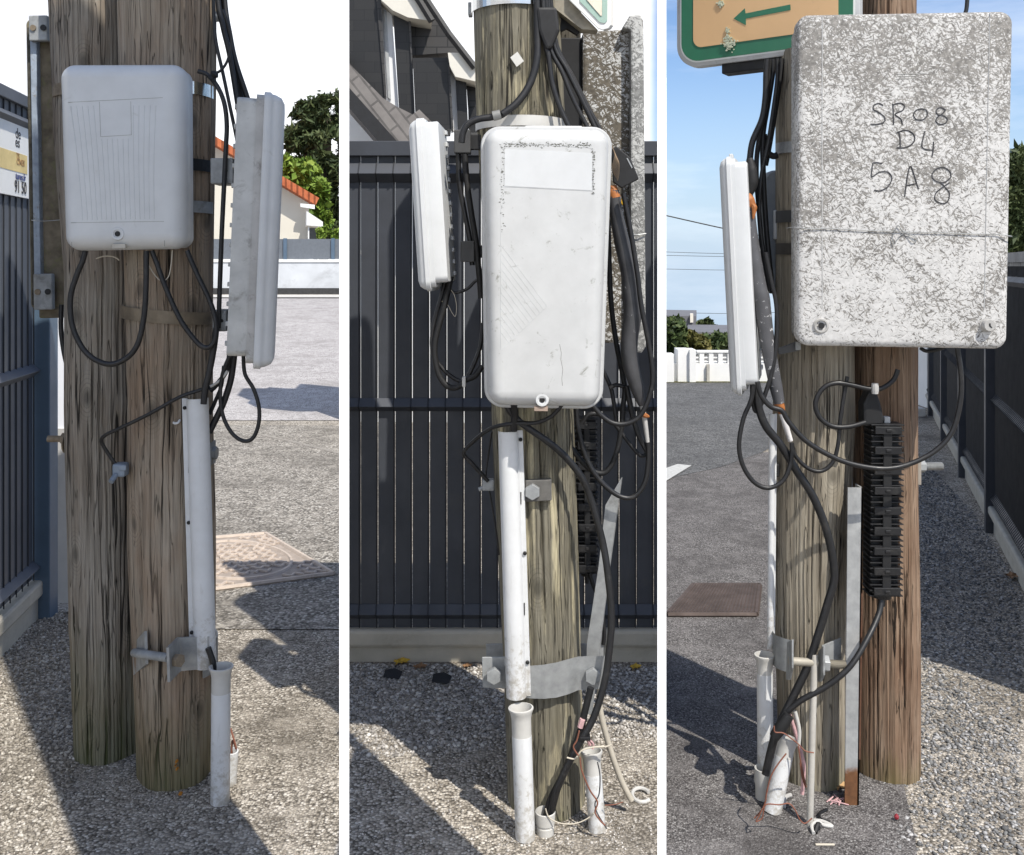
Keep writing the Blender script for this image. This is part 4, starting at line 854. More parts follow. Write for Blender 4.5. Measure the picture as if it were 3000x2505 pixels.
# poles
WOOD_C = wood('silver_grey_timber', [(.085, .075, .055), (.185, .17, .13), (.30, .28, .22), (.14, .125, .085)], alg_h=.12, seed=8.1, pale=(.52, .46, .30), pale_amt=.75)
WOOD_DK = wood('dark_rear_timber', [(.05, .045, .035), (.10, .09, .07), (.16, .145, .11), (.07, .06, .045)], alg_h=.3, seed=11.7)
pole('silver grey timber pole behind the tall white box', 2.80, [(-460, 1370, 1612), (0, 1386, 1632), (340, 1397, 1650), (1200, 1440, 1676), (1650, 1462, 1690), (1930, 1474, 1700), (2470, 1492, 1720)], WOOD_C, sd_=9)
pole('dark timber pole hidden behind the silver grey pole', 3.12, [(-400, 1500, 1700), (0, 1500, 1704), (700, 1490, 1690), (1200, 1470, 1668), (2330, 1510, 1700)], WOOD_DK, sd_=11)
# tall white box
B2 = P(1592, 1186, 2.66); M2 = MX(B2, yaw=-2, roll=.6, pitch=0); w2, h2, d2 = .335, .765, .135
t = thing('terminal_box', 'tall white terminal box with an algae rimmed label field and slanting ribs', 'terminal box', B2, 'white terminal boxes on the poles')
MB().loft(M2, w2 * .94, w2 * 1.03, h2, .045, [(.012, .0), (.006, .0), (.006, .045)]).build('back_shell', WHITE_DIRTY, t, smooth=True)
MB().loft(M2, w2 * .96, w2 * 1.06, h2, .052, [(.0, .040), (-.001, .044), (-.001, .056), (.002, .060), (.008, .060), (.009, .066), (.012, .095), (.018, .115), (.028, .128), (.040, .134), (.055, d2)]).build('lid', WHITE_DIRTY, t, smooth=True, sharp=50)
def f2(x, y, reg='D'):
    X, Y = px(reg, x, y); s = (1186 - Y) / (1186 - 372); c = 1592 + s * 8; return ((X - c) / (352 + 22 * s) * w2 * (.965 + .065 * s), s * h2)
lab = [f2(*q) for q in ((985, 905), (1000, 885), (1495, 910), (1512, 930), (1508, 1160), (985, 1138), (985, 905))]
grooves(t, M2, d2 - .0002, [lab], GROOVE, 'label_edge', r=.0009)
m = MB(); m.prism([M2 @ Vector((u, -d2 + .0008, v)) for u, v in (f2(990, 920), f2(1506, 940), f2(1504, 1156), f2(990, 1134))], (M2.to_3x3() @ Vector((0, -.0015, 0)))); m.build('label_field', WHITE, t)
LICH = plain('grey_lichen', (.15, .15, .13), .95, var=.5, scale=90, bump=.4)
m = MB()
for i in range(520):
    q = rng.random()
    if q < .42: x, y = rng.uniform(985, 1500), rng.normal(893, 7) + (rng.random() * 14 if rng.random() < .3 else 0)
    elif q < .60: x, y = rng.normal(1512, 5), rng.uniform(915, 1180)
    elif q < .72: x, y = rng.normal(978, 6), rng.uniform(930, 1400)
    elif q < .86: x, y = rng.uniform(900, 1500), rng.normal(835, 22)
    else: x, y = rng.uniform(880, 1000), rng.uniform(820, 930)
    u, v = f2(x, y); r_ = rng.uniform(.0005, .0020); sk = rng.uniform(.6, 2.2)
    if v > h2 - .05 or abs(u) > .13: continue
    c = M2 @ Vector((u, -d2 - .0003, v)); a0 = rng.uniform(0, 6.28)
    m.add([c + Vector((r_ * sk * math.cos(a0 + k_), -.0004 * (k_ == 9), r_ * math.sin(a0 + k_) * rng.uniform(.5, 1))) for k_ in np.arange(0, 6.2, .9)], [tuple(range(7))])
o = m.build('lichen', LICH, t); o['kind'] = 'stuff'
rb = []
for i in range(12):
    x0, y0 = 968, 1475 + i * 46; L_ = (612 - 46 * i) / 2.256
    rb.append([f2(x0, y0), f2(x0 + L_, y0 + L_ * 1.3)])
grooves(t, M2, d2 - .0006, rb, GROOVE, 'ribs', r=.0013)
for q_ in ([f2(968, 900), f2(966, 1480), f2(966, 2080)], [f2(968, 2090), f2(1240, 1830)]): grooves(t, M2, d2 - .0002, [q_], GROOVE, 'groove', r=.0007)
cr = [f2(1315, 400, 'E'), f2(1325, 450, 'E'), f2(1322, 490, 'E'), f2(1334, 545, 'E'), f2(1328, 600, 'E'), f2(1332, 640, 'E')]
grooves(t, M2, d2 - .0004, [cr], plain('crack_shade', (.13, .12, .11), .8), 'crack', r=.0009)
lock(t, M2, *f2(1212, 725, 'E'), d2 - .003, .0175)
m = MB(); u_, v_ = f2(1205, 778, 'E'); m.box((u_ - .018, -d2 + .022, v_ - .006), (u_ + .018, -d2 + .005, v_ + .006), M2); m.build('latch_tab', plain('rusty_latch', (.33, .25, .20), .7), t, bevel=.001)
m = MB(); m.box((-.06, -.03, h2 - .004), (.10, -.005, h2 + .008), M2); m.build('mounting_tab', WHITE_DIRTY, t, bevel=.005)
# edge-on box, straps and brackets
side_box('slim white terminal box seen on edge in front of the dark slatted fence', 1238, 1326, 350, 850, 2.74, -1, -3.6, .20, swing=3, mats=(WHITE, WHITE, WHITE))
tag(band(MB(), 2.80, 1386, 1632, 24, 42).build('steel_strap', STEEL), 'broad bright steel strap round the top of the silver grey pole', 'strap')
a = Q('D', 778, 60, 2.82); m = MB(); m.box((a.x - .006, a.y - .02, a.z - .018), (a.x + .006, a.y + .02, a.z + .018)); tag(m.build('strap_buckle', GALV_DULL, bevel=.002), 'grey buckle at the left end of the broad bright strap', 'buckle')
tag(band(MB(), 2.80, 1400, 1652, 372, 30).build('steel_strap', PVC_GREY), 'pale strap round the silver grey pole just above the tall white box', 'strap')
for x0, y0, x1, y1, lab_ in ((683, 790, 835, 930, 'dark clip bracket joining the slim box to the silver grey pole, upper'), (722, 1455, 850, 1580, 'dark clip bracket joining the slim box to the silver grey pole, lower')):
    a, b = Q('D', x0, y1, 2.76), Q('D', x1, y0, 2.76); tt = thing('clip_bracket', lab_, 'bracket', ((a.x + b.x) / 2, 2.76, a.z))
    m = MB(); m.box((a.x, 2.73, a.z), (a.x * .35 + b.x * .65, 2.78, b.z)); m.build('clip', plain('dark_clip', (.05, .05, .05), .6), tt, bevel=.003)
    m = MB(); m.box((a.x * .5 + b.x * .5, 2.745, a.z + .012), (b.x + .03, 2.765, b.z - .012)); m.build('arm', BLACK_MATTE, tt, bevel=.002)
# numbered-less tin tag on the trunk
a = Q('D', 1058, 355, 2.662); m = MB(); m.prism([a + Vector((x, 0, z)) for x, z in ((-.018, .004), (.002, .020), (.020, -.006), (.000, -.022))], (0, .004, 0)); tag(m.build('tin_tag', plain('tin', (.55, .54, .50), .6)), 'small bent pale tin tag nailed to the silver grey pole', 'tag')
# large speckled cabinet seen from its side
SPK_SIDE = speckled('lichen_crusted_shell', (.58, .58, .56), (.07, .06, .045), .95, .95, stain=((.16, .10, .055), 3.5, .60))
SPK_RIM = speckled('felted_rim', (.52, .52, .50), (.13, .13, .125), .75, .85)
cb = P(1790, 1030, 3.0); t = thing('cabinet', 'lichen crusted cabinet seen from its rusty side with a felted pale rim', 'cabinet', cb)
a, b = P(1706, 1005, 3.0), P(1852, 88, 3.0)
m = MB(); m.prism([P(1704, 1005, 2.98), P(1850, 1005, 2.98), P(1850, 78, 2.98), P(1835, 84, 2.98), P(1706, 92, 2.98)], (0, .42, 0)); m.build('shell', SPK_SIDE, t, bevel=.010)
m = MB(); m.prism([P(1848, 1025, 2.94), P(1880, 1036, 2.94), P(1893, 1015, 2.94), P(1886, 60, 2.94), P(1876, 41, 2.94), P(1846, 43, 2.94), P(1822, 82, 2.94), P(1848, 86, 2.94)], (0, .5, 0)); m.build('door_rim', SPK_RIM, t, bevel=.006)
m = MB(); m.tube([Q('D', 1740, 1418, 2.935), Q('D', 1790, 1416, 2.93), Q('D', 1838, 1410, 2.935)], .0022, 6); tag(m.build('wire', GALV), 'thin wire wrapped round the lichen crusted cabinet rim', 'wire')
a = Q('D', 1390, 500, 3.02); m = MB(); m.box((a.x - .055, 3.0, fh(378, 3.0)), (a.x + .030, 3.05, fh(110, 3.0))); tag(m.build('backing_plate', BLACK_MATTE, bevel=.004), 'black plate between the silver grey pole and the crusted cabinet', 'plate')
# sign seen from low behind its edge
SIGN_W = plain('sign_face_white', (.75, .75, .72), .5, var=.05)
GREEN_P = plain('pale_sign_green', (.30, .42, .36), .6, var=.12)
t = thing('road_sign', 'lower corner of a white and pale green road sign above the crusted cabinet', 'road sign', Q('D', 1580, 175, 2.72))
ext = Vector((.012, .03, .004))
m = MB(); m.prism([Q('D', x, y, 2.72) for x, y in ((1370, -260), (1372, 0), (1545, 172), (1575, 182), (1610, 172), (1624, 150), (1626, -260))], ext); m.build('panel', SIGN_W, t, bevel=.003)
m = MB(); m.prism([Q('D', x, y, 2.7185) for x, y in ((1440, -260), (1440, 10), (1560, 135), (1590, 140), (1604, 125), (1606, -260), (1575, -260), (1574, 98), (1568, 100), (1478, 0), (1476, -260))], ext * -.06); m.build('border', GREEN_P, t)
m = MB(); m.prism([Q('D', x, y, 2.716) for x, y in ((1478, -260), (1480, -2), (1566, 96), (1572, 94), (1573, -260))], ext * -.06); m.build('field', plain('sign_cream', (.68, .62, .50), .6), t)
m = MB(); m.prism([Q('D', x, y, 2.74) for x, y in ((1180, -260), (1180, -20), (1300, 60), (1450, 176), (1548, 182), (1372, 0), (1372, -260))], (0, .05, 0)); m.build('back_frame', plain('dirty_alu', (.30, .27, .21), .7, metal=.2, var=.4, scale=20), t)
m = MB(); m.prism([Q('D', x, y, 2.78) for x, y in ((1250, -60), (1250, 100), (1325, 100), (1322, 190), (1360, 170), (1425, 210), (1440, 190), (1410, 150), (1300, 40))], (0, .02, 0)); m.build('bracket', BLACK_MATTE, t)
# cable guard, conduits, clamp
trunking('white cable guard sunlit on the silver grey pole under the tall box', px('E', 1018, 950), px('F', 1068, 792), 74, 2.66, 1,
         screws=[px('E', 1081, 1003), px('E', 1107, 1688), px('F', 1123, 585)], slots=[px('E', 1083, 1357), px('F', 1104, 265)])
zp = gz(2455)
pvc_pipe('white conduit pipe below the sunlit cable guard of the silver grey pole', 1539, 2455, 1526, 2073, 29, 2.605, lean=.01)
pvc_pipe('white conduit pipe leaning right of the silver grey pole, wires wound round it', 1750, 2432, 1733, 2200, 25, gz(2432), lean=.02, sl=.06)
a = Q('F', 1230, 1640, 2.63); t = thing('conduit_stub', 'short white conduit stub holding two black cables at the silver grey pole', 'pipe', a)
m = MB(); r_ = .026; m.lathe((a.x, a.y, 0), (a.x, a.y, 1), [(0, r_ * .92), (.02, r_ * .95), (.021, r_ * .9), (.026, r_ * .9), (.028, r_), (.06, r_ * 1.08), (.062, r_ * 1.0), (.02, r_ * .85), (.01, 0)]); m.build('collar', PVC_GREY, t, smooth=True)
t = thing('pole_clamp', 'galvanised collar clamp bolted round the silver grey pole above the pipes', 'clamp', Q('F', 1300, 800, 2.68))
v, f = [], []
cur = [(980, 560, 600, 2.70), (1100, 605, 800, 2.665), (1145, 608, 806, 2.66), (1220, 602, 808, 2.655), (1300, 588, 800, 2.66), (1370, 568, 780, 2.67), (1430, 552, 755, 2.69), (1590, 548, 748, 2.69)]
cur2 = []
for i in range(len(cur) - 1):
    for j in range(5): cur2.append(tuple(cur[i][k_] * (1 - j / 5) + cur[i + 1][k_] * j / 5 for k_ in range(4)))
cur2.append(cur[-1])
for x, y0, y1, z in cur2:
    for zz in (z, z + .006): v += [Q('F', x, y0, zz), Q('F', x, y1, zz)]
for i in range(len(cur2) - 1):
    p, q = i * 4, i * 4 + 4; f += [(p, p + 1, q + 1, q), (p + 3, p + 2, q + 2, q + 3), (p, q, q + 2, p + 2), (p + 1, p + 3, q + 3, q + 1)]
f += [(0, 2, 3, 1), (len(v) - 4, len(v) - 3, len(v) - 1, len(v) - 2)]
MB().add(v, f).build('collar', GALV, t, smooth=True)
m = MB(); plate(m, 'F', [(848, 558), (1000, 556), (1000, 748), (852, 742)], 2.70); m.build('plate', GALV_DULL, t, bevel=.002)
m = MB(); plate(m, 'F', [(872, 478), (1000, 476), (1000, 600), (876, 600)], 2.84); m.build('plate', GALV_DULL, t, bevel=.002)
m = MB(); plate(m, 'F', [(1430, 476), (1582, 480), (1580, 600), (1430, 600)], 2.86); m.build('plate', GALV_DULL, t, bevel=.002)
for x, y in ((922, 660), (1515, 662)):
    a = Q('F', x, y, 2.69); m = MB(); hexbolt(m, a, a + Vector((0, -1, 0)), .023, .018); m.build('bolt', GALV_DULL, t, bevel=.001)
t = thing('through_bolt', 'big hexagonal bolt on a grey plate right of the sunlit cable guard', 'bolt', Q('E', 1190, 1380, 2.67))
m = MB(); plate(m, 'E', [(1108, 1252), (1268, 1246), (1270, 1372), (1112, 1382)], 2.668, .02); m.build('washer_plate', plain('dark_washer', (.13, .125, .115), .7, metal=.2, var=.3, scale=30, bump=.2), t, bevel=.002)
a = Q('E', 1155, 1315, 2.67); m = MB(); hexbolt(m, a, a + Vector((-.1, -1, .05)), .0225, .02); m.build('head', GALV, t, bevel=.0015)
# steel strip leaning
m = MB(); z0 = 2.80
m.prism([Q('E', 1690, 1232, z0), Q('E', 1592, 1400, z0), Q('E', 1552, 1760, z0), Q('F', 1480, 476, z0), Q('F', 1470, 900, z0), Q('F', 1508, 905, z0), Q('F', 1560, 470, z0), Q('F', 1616, 20, z0)], (.004, .006, 0))
tag(m.build('steel_strip', GALV, bevel=.001), 'pointed galvanised steel strip leaning right of the silver grey pole', 'steel strip')
closure('black ribbed splice closure in the shade right of the silver grey pole', (1716, 1225), (1719, 1670), 66, 2.90)
# sleeve, tape, bracket
t = thing('cable_sleeve', 'thick grey cable sleeve with orange tape beside the tall white box', 'cable sleeve', Q('E', 1810, 790, 2.74))
q = [('D', 1640, 1150), ('D', 1652, 1260), ('D', 1690, 1450), ('D', 1735, 1640), ('E', 1748, 120), ('E', 1756, 260), ('E', 1738, 400), ('E', 1742, 540), ('E', 1785, 700), ('E', 1812, 800)]
MB().tube([Q(*p, 2.74) for p in q], [.017, .019, .022, .0245, .0255, .026, .0245, .024, .019, .008], 18).build('sleeve', SLEEVE, t, smooth=True)
MB().tube([Q('D', 1632, 1120, 2.74), Q('D', 1638, 1160, 2.74), Q('D', 1646, 1195, 2.74)], [.013, .018, .0185], 14).build('tape', ORANGE, t, smooth=True)
MB().tube([Q('E', 1812, 800, 2.74), Q('E', 1828, 870, 2.74), Q('E', 1848, 1020, 2.74)], [.006, .0075, .0055], 10).build('tail', GREYWHITE, t, smooth=True)
MB().tube([Q('E', 1805, 845, 2.735), Q('E', 1830, 858, 2.73), Q('E', 1856, 866, 2.735)], [.004, .008, .003], 8).build('tape', ORANGE, t, smooth=True)
m = MB(); m.prism([Q('D', x, y, 2.72) for x, y in ((1690, 1195), (1715, 1185), (1720, 1215), (1700, 1240), (1688, 1225))], (0, .006, 0)); tag(m.build('yellow_tag', YELLOW, bevel=.001), 'small yellow plastic tag beside the grey cable sleeve', 'tag')
t = thing('anchor_bracket', 'black angular anchor bracket right of the tall white box', 'bracket', Q('D', 1700, 1130, 2.72))
m = MB(); m.prism([Q('D', x, y, 2.72) for x, y in ((1628, 900), (1662, 882), (1742, 948), (1797, 1080), (1690, 1135), (1640, 1100))], (0, .012, 0)); m.build('plate', BLACK_MATTE, t, bevel=.003)
m = MB(); m.prism([Q('D', x, y, 2.7185) for x, y in ((1720, 955), (1727, 952), (1757, 1010), (1752, 1016))], (0, .001, 0)); m.build('slot', GALV, t)
m = MB()
for i in range(9): 
    x0 = 1625 + i * 3; m.tube([Q('D', x0, 870 + i * 8, 2.70), Q('D', x0 + 25, 930 + i * 6, 2.69), Q('D', x0 + 10 + i * 2, 1000 + i * 5, 2.70), Q('D', x0 + 18, 1050 + i * 5, 2.71)], .0007, 4)
tag(m.build('frayed_strands', plain('straw_fibre', (.36, .26, .17), .9)), 'frayed straw coloured strands hanging on the black angular bracket', 'fibres')
# cables of the middle view
zz = 2.66
S_('cable', 'D', [(1180, -60, 2.67), (1182, 200, 2.67), (1180, 350, 2.665), (1140, 500, 2.66), (1060, 620, 2.65), (970, 690, 2.645)], .0105, BLACK, 'black cable curving down the silver grey pole into the grey collar', z=zz)
S_('cable', 'D', [(975, 692), (900, 708), (830, 718), (765, 748), (735, 795), (725, 860)], .0095, BLACK, 'black cable running from the grey collar behind the slim box', z=2.655)
a = Q('D', 940, 697, 2.645); m = MB(); m.lathe(a + Vector((-.012, 0, -.002)), a + Vector((.012, 0, .004)), [(0, .0135), (.022, .0135), (.0221, 0)]); tag(m.build('cable_collar', plain('grey_collar', (.22, .22, .21), .5, metal=.3)), 'grey metal collar on the black cable of the silver grey pole', 'collar')
S_('cable', 'D', [(705, 930), (712, 1100), (745, 1290), (778, 1460), (790, 1600)], .0075, BLACK, 'left of two black cables running down behind the slim box', z=2.75)
S_('cable', 'D', [(745, 930), (758, 1100), (785, 1290), (812, 1460), (835, 1700), (842, 1800)], .0085, BLACK_MATTE, 'right of two black cables running down behind the slim box', z=2.74)
S_('cable', 'D', [(1215, -30), (1230, 250), (1250, 340), (1272, 500), (1320, 650), (1390, 800)], .0075, BLACK, 'first black cable of the fan above the tall white box', z=2.67)
S_('cable', 'D', [(1235, -30), (1255, 270), (1330, 430), (1400, 600), (1500, 800)], .0065, BLACK, 'second black cable of the fan above the tall white box', z=2.68)
S_('cable', 'D', [(1245, -30), (1278, 260), (1360, 420), (1460, 620), (1540, 790), (1580, 860)], .0075, BLACK, 'third black cable of the fan above the tall white box', z=2.69)
S_('cable', 'D', [(1260, -30), (1298, 270), (1400, 470), (1500, 670), (1570, 800), (1600, 880)], .0065, BLACK, 'outermost black cable of the fan above the tall white box', z=2.70)
m = MB(); m.prism([Q('D', x, y, 2.655) for x, y in ((1175, 40), (1300, 40), (1318, 180), (1270, 290), (1235, 300), (1190, 180))], (0, .03, 0)); tag(m.build('cable_shadow', BLACK_MATTE, bevel=.008), 'black shape standing in for the dark shadow where the cable fan leaves the silver grey pole', 'shadow_shape')  # solid black shape in place of the shadow at the cable fan
S_('cable', 'E', [(632, 20), (600, 150), (552, 340), (556, 490), (640, 605), (735, 652), (790, 570), (838, 440), (852, 300)], .0062, BLACK, 'outer black cable loop hanging under the slim box', z=2.74)
S_('cable', 'E', [(662, 20), (622, 200), (565, 420), (578, 580), (630, 675), (695, 690), (750, 645), (805, 620), (850, 560)], .0085, BLACK_MATTE, 'inner thick black cable loop hanging under the slim box', z=2.73)
S_('cable', 'E', [(645, 85), (685, 118), (760, 95), (815, 45), (850, 60)], .0045, BLACK, 'thin black cable bowing from under the slim box to the tall box', z=2.74)
a = Q('E', 740, 655, 2.72); m = MB(); m.box((a.x - .005, a.y - .012, a.z - .014), (a.x + .005, a.y + .012, a.z + .014)); tag(m.build('cable_tie', PVC_GREY, bevel=.002), 'pale tie binding the two loops under the slim box', 'cable tie')
S_('string', 'E', [(650, 90), (680, 130), (695, 200), (688, 260), (668, 240), (640, 190), (605, 170)], .0009, TWINE, 'thin dangling string under the slim white box', 'string', z=2.73)
S_('cable', 'E', [(985, 780, 2.62), (1050, 872, 2.63), (1120, 930, 2.64), (1250, 1020, 2.645), (1360, 1118, 2.66), (1450, 1235, 2.67), (1500, 1350, 2.68), (1545, 1500, 2.68), (1580, 1640, 2.68), (1605, 1800, 2.67), (1630, 2070, 2.66), (1612, 2310, 2.65), (1582, 2490, 2.64), (1522, 2680, 2.63), (1440, 2830, 2.62), (1370, 2960, 2.62), (1300, 3120, 2.62), (1258, 3290, 2.63)], .0098, BLACK, 'long thick black cable sweeping down the silver grey pole into the stub')
S_('cable', 'F', [(1505, 740), (1470, 880), (1440, 1010), (1395, 1130), (1330, 1280), (1262, 1420), (1228, 1545)], .0098, BLACK_MATTE, 'second thick black cable entering the conduit stub at the silver grey pole', z=2.64)
S_('earth_wire', 'E', [(1335, 790, 2.60), (1270, 862, 2.61), (1180, 902, 2.62), (1080, 905, 2.625), (1000, 912, 2.63), (900, 938, 2.66), (800, 1012, 2.70), (738, 1085, 2.72), (785, 1145, 2.73), (885, 1255, 2.74)], .0058, BLACK, 'black earth wire bowing left out of the sunlit guard top', 'wire')
S_('earth_wire', 'E', [(908, 960, 2.74), (890, 1080, 2.76), (872, 1230, 2.76), (900, 1350, 2.76), (940, 1600, 2.75), (950, 1700, 2.75)], .0026, BLACK, 'thin black wire running down beside the sunlit cable guard', 'wire')
a = Q('E', 880, 1285, 2.75); t = thing('earth_clamp', 'dark earth clamp against the fence left of the sunlit guard', 'clamp', a)
m = MB(); m.box((a.x - .014, a.y - .012, a.z - .012), (a.x + .02, a.y + .016, a.z + .02)); m.build('body', GALV_DULL, t, bevel=.004)
m = MB(); m.tube([a + Vector((-.01, 0, -.004)), a + Vector((-.024, 0, -.01))], .006, 10); m.build('screw', GALV_DULL, t)
S_('cable', 'E', [(1040, 780, 2.60), (1045, 850, 2.62), (1040, 950, 2.635)], .010, BLACK_MATTE, 'short black cable dropping into the sunlit guard top')
S_('cable', 'E', [(1495, 770), (1560, 850), (1640, 905), (1730, 905), (1810, 850), (1865, 720), (1878, 600), (1855, 430), (1810, 200), (1785, 0), (1745, -250), (1700, -480)], .0072, BLACK, 'black cable looping right of the grey sleeve and back under the tall box', z=2.70)
S_('cable', 'E', [(1418, 790), (1428, 930), (1475, 1110), (1555, 1245), (1670, 1342), (1765, 1348), (1832, 1260), (1852, 1120), (1848, 1000)], .0072, BLACK, 'black cable drooping in a deep bow below the grey sleeve tail', z=2.76)
S_('cable', 'E', [(1845, 1090), (1805, 1100), (1740, 1030), (1680, 950), (1640, 900)], .006, BLACK_MATTE, 'black cable slanting from the sleeve tail up to the left', z=2.78)
S_('cable', 'E', [(1385, 1050), (1450, 1135), (1530, 1200), (1600, 1195), (1658, 1090), (1690, 930), (1700, 800), (1710, 700), (1690, 580), (1655, 400), (1625, 150), (1612, -200), (1610, -320)], .0078, BLACK_MATTE, 'black cable rising left of the grey sleeve behind the tall box', z=2.78)
S_('cable', 'E', [(1720, 680), (1760, 870), (1800, 990), (1845, 1075)], .0082, BLACK, 'short thick black cable leading down to the sleeve tail', z=2.77)
S_('cable', 'E', [(1555, 540), (1590, 610), (1625, 690), (1640, 760), (1660, 900)], .0062, BLACK, 'short black cable emerging right of the tall box foot', z=2.79)
S_('cable', 'E', [(1620, 695), (1655, 675), (1700, 685)], .006, BLACK_MATTE, 'tiny black cable bridge beside the tall box foot', z=2.77)
S_('cable', 'E', [(1450, 905), (1490, 855), (1550, 850), (1610, 880)], .007, BLACK, 'black cable arching over the shaded splice closure', z=2.82)
S_('cable', 'F', [(1495, 50), (1515, 110), (1560, 230), (1585, 400), (1580, 480)], .0062, BLACK_MATTE, 'black cable leaving the foot of the shaded splice closure', z=2.86)
S_('beige_conduit', 'F', [(1558, 740), (1562, 880), (1615, 1090), (1685, 1290), (1750, 1420)], .0085, BEIGE, 'thin beige conduit slanting to the ground right of the silver grey pole', 'pipe', z=2.72)
m = MB(); c = Q('F', 1808, 1385, gz(1655 + 1400 / 2.0588)); m.tube([(c.x + .026 * math.cos(a), c.y + .03 * math.sin(a), .006 + .004 * math.sin(a)) for a in np.linspace(.4, 5.6, 20)], .0055, 8, 1); tag(m.build('plastic_ring', PVC_GREY, smooth=True), 'broken white plastic ring on the ground by the beige conduit', 'ring')
S_('wire', 'F', [(1440, 1160), (1450, 1240), (1500, 1360), (1545, 1430), (1530, 1490), (1560, 1540), (1590, 1570)], .0022, COPPER, 'reddish wire crossing the leaning white pipe downwards', 'wire', z=2.585)
S_('wire', 'F', [(1545, 1190), (1560, 1270), (1555, 1380), (1530, 1440), (1545, 1500), (1600, 1590)], .0018, INK, 'dark thin wire crossing the leaning white pipe', 'wire', z=2.587)
S_('wire', 'F', [(1435, 1000), (1420, 1060), (1400, 1100), (1430, 1150)], .0022, COPPER, 'reddish wire tuft above the twine on the thick cables', 'wire', z=2.60)
S_('wire', 'F', [(1232, 1470), (1255, 1525), (1330, 1560), (1420, 1558), (1500, 1520), (1545, 1470)], .0016, TWINE, 'pale twisted wire sagging from the stub to the leaning pipe', 'wire', z=2.60)
S_('twine', 'F', [(1360, 1162), (1410, 1168), (1450, 1120), (1520, 1100), (1600, 1095), (1632, 1082)], .0022, TWINE, 'twine tied round the thick cables and the beige conduit', 'twine', z=2.61)
S_('wire', 'F', [(1590, 1450), (1650, 1445), (1700, 1430)], .0014, COPPER, 'reddish wire end lying toward the broken ring', 'wire', z=2.62)
m = MB(); m.tube([Q('F', 1475, 1030, 2.63), Q('F', 1490, 1055, 2.63), Q('F', 1500, 1085, 2.63)], .006, 7); m.tube([Q('F', 1490, 1050, 2.625), Q('F', 1520, 1080, 2.625), Q('F', 1515, 1110, 2.625)], .003, 6); m.tube([Q('F', 1440, 980, 2.63), Q('F', 1455, 930, 2.63)], .008, 8); tag(m.build('wire_bunch', PINK, smooth=True), 'pink and white wire bunch beside the thick cables', 'wires')
a = Q('F', 1470, 1035, 2.625); m = MB(); m.box((a.x - .016, a.y - .018, a.z - .004), (a.x + .014, a.y + .012, a.z + .006)); tag(m.build('cable_tie', BLACK, bevel=.002), 'black tie round the two thick cables above the stub', 'cable tie')
def leaf(X, Y, s, mat, label, name='fallen_leaf'):
    c = P(X, Y, gz(Y)); m = MB(); v = []
    for i in range(16):
        a = i / 16 * 6.2832; r = s * (1 if i % 2 else .55) * (1 + .3 * math.cos(a)); v.append((c.x + r * math.cos(a), c.y + r * math.sin(a), .008 + .35 * s * abs(math.sin(a * 1.5))))
    v.append((c.x, c.y, .012)); m.add(v, [(i, (i + 1) % 16, 16) for i in range(16)])
    m.add([(q[0], q[1], q[2] - .001) for q in v], [((i + 1) % 16, i, 16) for i in range(16)])
    return tag(m.build(name, mat), label, 'leaf')
LEAF_Y = plain('yellow_leaf', (.60, .38, .04), .7, var=.3, scale=60); LEAF_B = plain('brown_leaf', (.24, .13, .06), .8, var=.3, scale=60)
leaf(1170, 1947, .035, LEAF_Y, 'bright yellow fallen leaf at the foot of the concrete board')
leaf(1225, 1962, .030, LEAF_B, 'brown fallen leaf right of the bright yellow leaf')
leaf(1858, 1962, .026, LEAF_Y, 'small yellow leaf at the right end of the concrete board')
leaf(1365, 1958, .022, LEAF_B, 'small brown leaf left of the silver grey pole by the board')
SLATE_CHIP = plain('black_slate_chip', (.02, .02, .022), .6)
for X, Y, s, lab_ in ((1150, 1985, .055, 'black slate fragment lying below the bright yellow leaf'), (1293, 1998, .058, 'black slate fragment on the chippings nearer the silver grey pole')):
    c = P(X, Y, gz(Y)); m = MB(); m.prism([Vector((c.x + s * a, c.y + s * b, .016 + .3 * s * b)) for a, b in ((-.6, -.3), (.5, -.45), (.65, .2), (.1, .5), (-.55, .35))], (0, 0, -.006)); tag(m.build('slate_fragment', SLATE_CHIP), lab_, 'slate')

# ================= RIGHT VIEW: BACKGROUND =================
zw = 12.9
t = thing('garden_wall', 'white openwork garden wall across the smooth grey road', 'wall', P(2050, 1118, zw))
def wbox(m, X0, Y0, X1, Y1, z=zw, th=.14): a, b = P(X0, Y1, z), P(X1, Y0, z); return m.box((a.x, z, max(a.z, -.05)), (b.x, z + th, b.z))
def hx(x): return 1940 + x / 1.9811
def hy(y): return 800 + y / 1.9811
m = MB(); wbox(m, 1936, hy(525), 2330, 1125); m.build('lower_wall', RENDER_W, t)
m = MB()
for row_ in range(3): wbox(m, hx(190), hy(463 + row_ * 23), 2330, hy(472 + row_ * 23), zw + .03, .07)
for i in range(9): wbox(m, hx(218 + i * 54), hy(456), hx(244 + i * 54), hy(526), zw + .01, .1)
for i in range(9): wbox(m, hx(204 + i * 54), hy(452), hx(258 + i * 54), hy(462), zw + .0, .13)
m.build('openwork', RENDER_W, t)
for x0, x1, y0 in ((92, 160, 444), (160, 196, 446)):
    m = MB(); wbox(m, hx(x0), hy(y0), hx(x1), 1124, zw - .06 - (x0 == 160) * .05, .3); m.build('pillar', RENDER_W, t)
m = MB(); wbox(m, 1936, hy(470), hx(68), 1124, zw - .10, .2); m.build('panel', RENDER_W, t)
m = MB(); wbox(m, hx(260), hy(530), hx(276), 1122, zw - .05, .04); m.build('plaque', plain('dull_plaque', (.45, .43, .38), .8), t)
